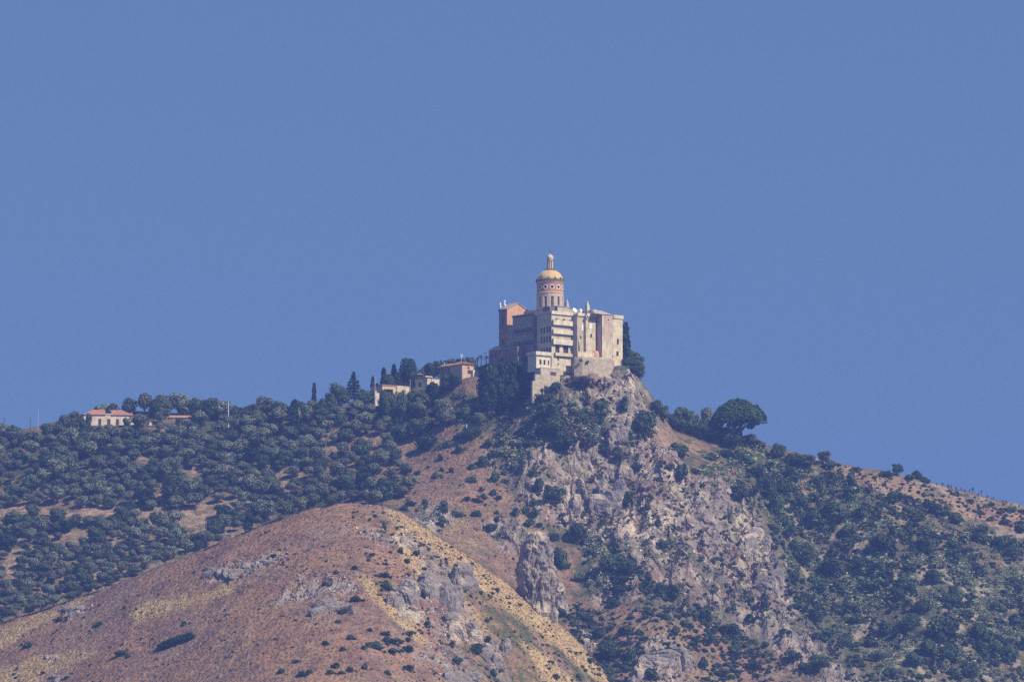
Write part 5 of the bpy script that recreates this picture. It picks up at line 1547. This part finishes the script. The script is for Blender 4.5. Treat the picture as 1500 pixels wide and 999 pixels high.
# understorey in the grove, on the right slope and in the gullies; low scrub on rock and knoll
S_small = [proto_bush(400 + i, SHRUB, 34, 0.17, 4)[0] for i in range(4)]
S_olive = [proto_bush(410 + i, (0.12, 0.138, 0.085), 60, 0.13, 4)[0] for i in range(4)]
S_dry = [proto_bush(420 + i, (0.11, 0.085, 0.055), 26, 0.17, 3)[0] for i in range(3)]
def scatter(n, polys, smin, smax, meshes, seed, avoid=(), flat=(0.6, 1.0), power=2.0, clump=None):
    r_ = random.Random(seed); out = []
    us = [p[0] for q in polys for p in q]; vs = [p[1] for q in polys for p in q]
    t = 0
    while len(out) < n and t < n * 12:
        t += 1
        u = r_.uniform(min(us), max(us)); v = r_.uniform(min(vs), max(vs))
        if not any(bool(inside(q, u, v)) for q in polys) or any(bool(inside(q, u, v)) for q in avoid):
            continue
        if clump and float(vnoise(np.array(u / clump), np.array(v / clump * 1.4), seed)) < r_.uniform(-0.5, 0.5):
            continue
        P, miss = ground(u, v)
        w = (smin + (smax - smin) * r_.random() ** power) * px(P.y)
        out.append((P - Vector((0, 0, 0.1 * w)), w, w * r_.uniform(*flat), r_.uniform(0, 6.28), r_.choice(meshes)))
    return out
RIGHT = [[(1120,735),(1100,680),(1060,655),(1110,655),(1200,690),(1290,725),(1380,740),(1440,775),(1510,800),(1510,1005),(1290,1005),(1195,925),(1155,855),(1135,795)]]
MID = [[(850,880),(900,860),(960,885),(1040,910),(1150,965),(1200,1005),(890,1005),(850,940),(810,890)]]
KNOLL = [[(-5,940),(100,888),(200,850),(300,815),(400,772),(470,752),(520,745),(575,750),(660,800),(720,850),(800,910),(890,1002),(-5,1002)]]
KNOLL_R = [[(520,745),(575,750),(660,800),(720,850),(800,910),(890,1002),(640,1002),(590,920),(540,860)]]
CLIFF = [[(790,600),(840,565),(900,560),(945,590),(985,700),(1060,700),(1110,740),(1150,860),(1190,930),(1060,900),(900,850),(830,790),(740,720),(730,650)]]
DRY = [ZP['redgrass'][0]]
skirts = []
for (u, v, w, h) in BUSH:
    for q in range(3 if w > 11 else 1):
        P, _m = ground(u + rb_.uniform(-0.65, 0.65) * w, v + h * rb_.uniform(0.1, 0.6))
        k = w * rb_.uniform(0.22, 0.5) * px(P.y)
        skirts.append((P - Vector((0, 0, 0.1 * k)), k, k * rb_.uniform(0.5, 0.8), rb_.uniform(0, 6.28), rb_.choice(S_small)))
merge(skirts, 'low_scrub')
merge(rest + scatter(1300, [GROVE], 6, 16, S_olive + S_olive + S_small, 61, BARE, (0.5, 0.8)), 'grove_undergrowth')
merge(scatter(1000, RIGHT, 6, 20, S_small + S_olive + S_olive, 62, [ZP['soil'][1]], (0.5, 0.85), 1.4, 40) + scatter(700, RIGHT, 4, 10, S_small + S_olive + S_olive, 162, [ZP['soil'][1]], (0.5, 0.85), 1.4), 'slope_scrub')
S_grey = [proto_bush(430 + i, (0.21, 0.18, 0.15), 30, 0.16, 3)[0] for i in range(3)]
merge(scatter(1500, CLIFF, 2.5, 9, S_grey + S_grey + S_grey + S_olive, 264, (), (0.4, 0.7), 1.6, 18) + scatter(500, MID, 3, 8, S_grey + S_dry + S_olive, 265, (), (0.5, 0.9), 1.6), 'dry_scrub')
merge(scatter(650, ZP['green'], 5, 15, S_small + S_olive, 163, (), (0.5, 0.8), 1.8) + scatter(420, MID, 5, 14, S_small, 63, (), (0.5, 0.8), 2.0, 30) + scatter(200, CLIFF, 4, 12, S_small + S_dry, 64, (), (0.6, 1.0), 2.0, 26), 'gully_scrub')
merge(scatter(520, KNOLL, 2.2, 7, S_small + S_dry + S_dry, 65, (), (0.5, 0.8), 2.5, 30) + scatter(420, KNOLL_R, 3, 9, S_small + S_dry, 66, (), (0.5, 0.8), 2.0, 24) + scatter(260, [ZP['soil'][1]], 3, 11, S_small + S_dry, 68, (), (0.5, 0.8)) + scatter(200, DRY, 2.5, 7, S_small + S_dry, 67, (), (0.5, 0.8)), 'knoll_scrub')

# prickly pear clumps: pale thick pads
def pear_mesh(seed, n):
    rs = np.random.default_rng(seed); V_ = []
    c = np.stack([rs.normal(0, 0.24, n), rs.normal(0, 0.24, n), np.abs(rs.normal(0.25, 0.25, n)) + 0.05], -1)
    d = rs.normal(0, 1, (n, 3)); d[:, 2] *= 0.35
    s = leaf_cards(c, d, 0.085, rs, 0.1, 1.25)
    return quads_mesh('pads', s, tones(n, PEAR, rs, 0.3), M_leaf)
P_pear = [pear_mesh(500 + i, 60) for i in range(5)]
PEARZ = RIGHT + [[(735,590),(790,585),(800,640),(760,690),(715,660)],[(860,780),(890,790),(900,860),(870,880),(850,830)],[(840,600),(900,600),(910,640),(860,650)],[(640,590),(720,580),(715,625),(650,620)],[(1020,660),(1110,680),(1100,720),(1030,700)]]
pear = scatter(1050, PEARZ, 8, 19, P_pear, 71, (), (0.55, 0.8), 1.2, 36)
pear.sort(key=lambda q: -q[1])
for P, w, h, rz, me in pear[:150]:
    uu, vv = project(P.x, P.y, P.z)
    o = bpy.data.objects.new('prickly_pear', None); col.objects.link(o); o.location = P; o.rotation_euler = (0, 0, rz); o.scale = (w, w, h)
    link('pads', me, o)['kind'] = 'stuff'
    note(o, 'pale', 'prickly pear clump', float(uu), float(vv), 'prickly pear', 'prickly pears on the rocky slopes')
merge(pear[150:], 'cactus_scrub')

# agave stalks along the bare brow of the right ridge
ag = random.Random(9)
MARK_AG = [(1362,705),(1372,708),(1380,711),(1389,714),(1393,713),(1401,717),(1408,715),(1414,719),(1421,719),(1425,720),(1433,723),(1437,722),(1446,727),(1455,728),(1469,735),(1474,737),(1481,738),(1492,741)]
ms_ = MB().tube([(0, 0, -0.3), (0.03, 0, 0.6), (0, 0, 1)], [0.022, 0.018, 0.008], 5).mesh('stalk', M_bark)
hd_ = []
rs_ = np.random.default_rng(8)
c = np.stack([rs_.normal(0, 0.06, 40), rs_.normal(0, 0.06, 40), rs_.uniform(0.6, 1.02, 40)], -1)
hm_ = quads_mesh('flower_head', leaf_cards(c, rs_.normal(0, 1, (40, 3)), 0.045, rs_, 0.3), tones(40, (0.09, 0.07, 0.045), rs_, 0.3), M_leaf)
for i, (u, v) in enumerate(MARK_AG):
    P, _ = ground(u, v + 8); h = ag.uniform(3.4, 5.6)
    root = bpy.data.objects.new('agave_stalk', None); col.objects.link(root); root.location = P; root.scale = (h, h, h); root.rotation_euler = (ag.uniform(-.08, .08), ag.uniform(-.08, .08), ag.uniform(0, 6))
    for me, nm in ((ms_, 'stalk'), (hm_, 'flower_head')):
        q = bpy.data.objects.new(nm, me); col.objects.link(q); q.parent = root
    note(root, 'thin dry' if h < 4.5 else 'tall dry', 'agave stalk', u, v, 'agave stalk', 'agave stalks along the right skyline')

# dry grass tufts
def tufts():
    rs = np.random.default_rng(91)
    okm = view & (np.abs(GX) < 300) & (Z['rock'] < 0.4)
    wgt = (okm & (nr | (Z['redgrass'] > 0.4) | (Z['soil'] > 0.4))).astype(float)
    wgt *= np.where(nr & (GY < 2062), 1.0, np.where(nr, 0.0, 0.9))
    wgt *= 0.5 + (Z['straw'] > 0.4) * 0.8
    p = wgt.ravel() / wgt.sum(); n = 26000
    i = rs.choice(p.size, n, p=p)
    x = PX.ravel()[i] + rs.uniform(-.55, .55, n); y = PY.ravel()[i] + rs.uniform(-.55, .55, n)
    z = height(x, y)
    c0 = C.reshape(-1, 3)[i]
    st = (Z['straw'].ravel()[i] > 0.4)
    hgt = rs.uniform(0.25, 0.6, n) * np.where(st, 0.7, 0.8)
    V_, T_ = [], []
    for k in range(2):
        a = rs.uniform(0, math.pi, n); wx_, wy_ = np.cos(a) * rs.uniform(0.25, 0.6, n), np.sin(a) * rs.uniform(0.25, 0.6, n)
        lx_, ly_ = rs.normal(0, 0.2, n), rs.normal(0, 0.2, n)
        q = np.stack([np.stack([x - wx_, y - wy_, z - 0.12], -1), np.stack([x + wx_, y + wy_, z - 0.12], -1),
                      np.stack([x + wx_ * 0.7 + lx_, y + wy_ * 0.7 + ly_, z + hgt * rs.uniform(0.6, 1, n)], -1), np.stack([x - wx_ * 0.6 + lx_, y - wy_ * 0.6 + ly_, z + hgt], -1)], 1)
        V_.append(q.reshape(-1, 3)); T_.append(c0 * rs.uniform(0.78, 1.28, n)[:, None])
    o = link('dry_grass', quads_mesh('dry_grass', np.concatenate(V_), np.concatenate(T_).clip(0.02, 0.7), M_leaf)); o['kind'] = 'stuff'
tufts()

# ------------------------------------------------------------------ rocks
M_rock = mat("grey_limestone", attr="tone", rough=0.95, spec=0.1, noise=[(0.45, 0.3), (1.6, 0.3)], bump=(0.9, 1.0, 0.8))
from mathutils import noise as mn
def craggy(name, label, P, rx, ry, rz_h, seed, pale=0.3, cat='rock', sub=5, turn=0.0, profile=None, amp=0.30, low=0.42, box=0.75):
    bm = bmesh.new()
    bmesh.ops.create_icosphere(bm, subdivisions=sub, radius=1.0)
    off = Vector((seed * 7.3, seed * 3.1, seed * 1.7))
    cols = []
    for v in bm.verts:
        d = v.co.normalized()
        q = Vector((d.x * rx, d.y * ry, d.z * rz_h))
        n1_ = mn.ridged_multi_fractal(q * 0.10 + off, 0.9, 2.1, 5, 1.0, 2.0) - 1.0
        n2_ = mn.noise(q * 0.35 + off)
        qv = Vector((q.x * 0.30, q.y * 0.30, q.z * 0.17)) + off + Vector((n2_, mn.noise(q * 0.3 - off), 0)) * 0.5
        ds, ps = mn.voronoi(qv)
        qf = qv * 2.6; df, pf = mn.voronoi(qf)
        e = 1 + low * mn.noise(q * 0.11 + off * 3) + amp * 0.5 * n1_ + 0.08 * n2_ + (0.55 * mn.noise(ps[0] * 3.7) - 0.30 * math.exp(-(ds[1] - ds[0]) * 14)) * amp * 1.3 + (0.35 * mn.noise(pf[0] * 3.3) - 0.16 * math.exp(-(df[1] - df[0]) * 12)) * amp
        k = Vector((math.copysign(abs(d.x) ** box, d.x), math.copysign(abs(d.y) ** box, d.y), math.copysign(abs(d.z) ** (0.5 + box * 0.5), d.z)))
        v.co = Vector((k.x * rx * e, k.y * ry * e, k.z * rz_h * (0.9 + 0.1 * e)))
        if profile:
            t = max(-1.0, min(1.0, d.z)); f = profile(max(t, 0.0)) * min(3.0, (1 - abs(t) ** 5) ** 0.5 / max(math.sqrt(1 - t * t), 0.05)); v.co.x *= f; v.co.y *= f
        pl = max(0.0, min(1.0, (mn.noise(q * 0.16 + off * 2) + pale) * 1.6))
        g = 0.75 + 0.5 * mn.noise(q * 0.5 + off) + 0.35 * mn.noise(pf[0] * 5.1)
        cols.append([(0.235 + 0.24 * pl) * (0.75 + 0.35 * g), (0.205 + 0.19 * pl) * (0.75 + 0.35 * g), (0.19 + 0.11 * pl) * (0.75 + 0.35 * g), 1])
    me = bpy.data.meshes.new(name); bm.to_mesh(me); bm.free()
    a = me.color_attributes.new("tone", 'FLOAT_COLOR', 'POINT'); a.data.foreach_set("color", np.array(cols, np.float32).ravel())
    me.materials.append(M_rock)
    o = link(name, me, None, P, turn)
    return tag(o, label, cat) if label else o
def rock_at(name, label, u, v, w, h, seed, depth=0.7, pale=0.3, blocks=6, **k):
    """an outcrop of several angular blocks wedged together, half buried in the slope"""
    P, _ = ground(u, v + h * 0.25); s = px(P.y)
    r_ = random.Random(seed * 17)
    root = thing(name, label, 'rock', P)
    for i in range(blocks):
        t = (i + 0.5) / blocks - 0.5
        du = (t * 0.95 + r_.uniform(-0.12, 0.12)) * w; dv = r_.uniform(-0.30, 0.30) * h
        Q, _m = ground(u + du, v + dv + h * 0.12)
        if (Q - P).length > max(w, h) * s * 1.6:
            continue
        bw = w * s * r_.uniform(0.18, 0.32); bh = min(h * s * r_.uniform(0.28, 0.50), bw * 2.6)
        o = craggy('block', None, Q - P - Vector((0, 0, bh * 0.25)), bw, bw * depth * r_.uniform(0.7, 1.1), bh, seed * 9 + i, pale=pale + r_.uniform(-0.25, 0.25), cat=None, sub=4, turn=r_.uniform(-0.7, 0.9), amp=0.34, low=0.30, box=0.55)
        o.parent = root
        o.rotation_euler = (r_.uniform(-0.25, 0.25), r_.uniform(-0.3, 0.3), r_.uniform(-0.7, 0.9))
    return root
# the tall pinnacle below the cliff and its shoulder
P, _ = ground(788, 892); s = px(P.y)
craggy('rock_pinnacle', 'tall grey rock pinnacle with a dark left face standing above the straw ridge', P + Vector((-1, 4, -2)), 27 * s, 10.5, 120 * s, 3, 0.12, 'rock', 6, R(34), lambda t: 1.0 - 0.34 * t ** 1.4, 0.30, low=0.12)
P, _ = ground(818, 890)
craggy('rock_buttress', 'lower rock buttress leaning on the right side of the pinnacle', P + Vector((0, 3, -2)), 13 * s, 7.0, 46 * s, 9, 0.05, 'rock', 5, R(20), lambda t: 1.0 - 0.4 * t, 0.3, low=0.15)
for a in [
    ('pale_cliff', 'pale cream cliff face in the gully left of the grey cliff', 838, 726, 36, 70, 21, dict(pale=0.5, depth=0.5)),
    ('rock_outcrop', 'pale cracked outcrop on the knoll above the long straw streak', 594, 872, 46, 58, 5, dict(pale=0.05, depth=0.7)),
    ('rock_outcrop', 'cream scarred rock foot just below the cracked outcrop', 604, 900, 30, 30, 6, dict(pale=0.5, depth=0.6)),
    ('rock_outcrop', 'broad grey slab of rock above the overhang on the knoll', 650, 872, 66, 92, 7, dict(pale=-0.15, depth=0.7)),
    ('rock_outcrop', 'cream overhanging outcrop with a dark hollow on the knoll', 680, 918, 50, 54, 8, dict(pale=0.35, depth=0.7)),
    ('rock_outcrop', 'long low dark ledge of rocks on the middle of the knoll', 486, 886, 60, 26, 10, dict(pale=-0.15, depth=0.4)),
    ('rock_outcrop', 'small rock with cream scars on the upper right shoulder of the knoll', 590, 790, 30, 24, 11, dict(pale=0.45, depth=0.6)),
    ('rock_outcrop', 'long grey ledge low on the left flank of the knoll', 330, 838, 52, 18, 12, dict(pale=-0.2, depth=0.35)),
    ('rock_outcrop', 'grey ledge beside the small bush on the left flank of the knoll', 372, 826, 52, 14, 13, dict(pale=-0.1, depth=0.35)),
    ('rock_outcrop', 'small dark rock pile near the far left of the knoll', 108, 894, 34, 16, 14, dict(pale=-0.1, depth=0.5)),
    ('rock_outcrop', 'grey rock rib low on the right of the knoll', 722, 950, 32, 56, 15, dict(pale=-0.1, depth=0.7)),
    ('rock_outcrop', 'dark bluish rock at the bottom edge of the view', 672, 992, 54, 30, 16, dict(pale=-0.35, depth=0.6)),
    ('rock_outcrop', 'small grey rock low at the left of the knoll', 76, 962, 20, 12, 17, dict(pale=-0.1, depth=0.5)),
    ('rock_outcrop', 'small dark rock at the bottom left of the view', 86, 993, 26, 10, 18, dict(pale=-0.2, depth=0.5)),
    ('rock_outcrop', 'pale rock at the foot of the straw ridge, right of the pinnacle', 858, 930, 16, 34, 19, dict(pale=0.3, depth=0.6)),
    ('rock_outcrop', 'white rock low beside the straw ridge', 868, 948, 12, 14, 20, dict(pale=0.5, depth=0.6)),
    ('rock_outcrop', 'grey crag at the bottom right of the middle slope', 968, 968, 70, 56, 23, dict(pale=0.05, depth=0.6)),
    ('rock_outcrop', 'pale crag on the right edge of the grey cliff', 1108, 800, 44, 56, 24, dict(pale=0.25, depth=0.5)),
    ('rock_outcrop', 'pale notch of rock high on the cliff under the bastion corner', 918, 585, 20, 44, 25, dict(pale=0.3, depth=0.6)),
    ('rock_outcrop', 'grey crag high on the cliff left of the big dark bush', 905, 630, 34, 60, 27, dict(pale=-0.05, depth=0.6)),
    ('rock_outcrop', 'grey crag in the middle of the cliff above the cream patch', 890, 725, 50, 50, 29, dict(pale=-0.05, depth=0.5)),
    ('rock_outcrop', 'grey crag below the right edge of the cliff', 1128, 850, 40, 44, 31, dict(pale=0.0, depth=0.5)),
]:
    n_, l_, u, v, w, h, sd_, kw = a
    rock_at(n_, l_, u, v, w, h, sd_, **kw)
# broken stone strewn over the cliff and outcrops
def fragments():
    rs = np.random.default_rng(95)
    wg = (Z['rock'] * 1.0 + Z['pale'] * 0.5 + Z['nrock'] * 1.3) * view
    p = wg.ravel() / wg.sum(); n = 15000
    i = rs.choice(p.size, n, p=p)
    x = PX.ravel()[i] + rs.uniform(-.5, .5, n); y = PY.ravel()[i] + rs.uniform(-.5, .5, n); z = zz.ravel()[i]
    s = 0.22 + 0.9 * rs.random(n) ** 3.5
    octa = np.array([(1, 0, 0), (0, 1, 0), (-1, 0, 0), (0, -1, 0), (0, 0, 1), (0, 0, -1)], float)
    v = octa[None] * rs.uniform(0.5, 1.3, (n, 6, 1)) * s[:, None, None] * np.array([1, 1, 1.15]) + rs.normal(0, 0.12, (n, 6, 3)) * s[:, None, None]
    a = rs.uniform(0, 6.28, n); ca, sa = np.cos(a)[:, None], np.sin(a)[:, None]
    v = np.stack([v[..., 0] * ca - v[..., 1] * sa + x[:, None], v[..., 0] * sa + v[..., 1] * ca + y[:, None], v[..., 2] + z[:, None]], -1)
    tri = np.array([(0, 1, 4), (1, 2, 4), (2, 3, 4), (3, 0, 4), (1, 0, 5), (2, 1, 5), (3, 2, 5), (0, 3, 5)])
    f = (tri[None] + (np.arange(n) * 6)[:, None, None]).reshape(-1, 3).astype(np.int32)
    me = bpy.data.meshes.new('stone_rubble')
    me.vertices.add(n * 6); me.vertices.foreach_set("co", v.reshape(-1).astype(np.float32))
    me.loops.add(f.size); me.loops.foreach_set("vertex_index", f.ravel())
    me.polygons.add(len(f)); me.polygons.foreach_set("loop_start", np.arange(0, f.size, 3, dtype=np.int32))
    me.update(calc_edges=True)
    base_ = np.where(rs.random((n, 1)) < 0.2, np.array([[0.52, 0.46, 0.39]]), np.array([[0.25, 0.215, 0.205]])) * rs.uniform(0.6, 1.25, (n, 1))
    at_ = me.color_attributes.new("tone", 'FLOAT_COLOR', 'POINT'); at_.data.foreach_set("color", np.repeat(np.c_[base_, np.ones(n)], 6, 0).astype(np.float32).ravel())
    me.materials.append(M_rock)
    o = link('stone_rubble', me); o['kind'] = 'stuff'
fragments()
write_labels()

# ------------------------------------------------------------------ air
HZ = 0.000125
def haze_box():
    bm = bmesh.new()
    bmesh.ops.create_cube(bm, size=1.0)
    x0, x1, y0, y1, z0, z1 = -5400, 5400, -700, 7000, -60, 345
    for v in bm.verts:
        v.co = Vector((x1 if v.co.x > 0 else x0, y1 if v.co.y > 0 else y0, z1 if v.co.z > 0 else z0))
    me = bpy.data.meshes.new("haze"); bm.to_mesh(me); bm.free()
    m = bpy.data.materials.new("haze_air"); m.use_nodes = True
    n = m.node_tree.nodes; l = m.node_tree.links
    n.remove(n["Principled BSDF"])
    pv = n.new("ShaderNodeVolumePrincipled")
    pv.inputs["Color"].default_value = (0.23, 0.37, 1.0, 1)
    pv.inputs["Density"].default_value = HZ
    pv.inputs["Anisotropy"].default_value = 0.0
    l.new(pv.outputs[0], n["Material Output"].inputs["Volume"])
    me.materials.append(m)
    o = bpy.data.objects.new("haze", me); col.objects.link(o); o['kind'] = 'stuff'
haze_box()
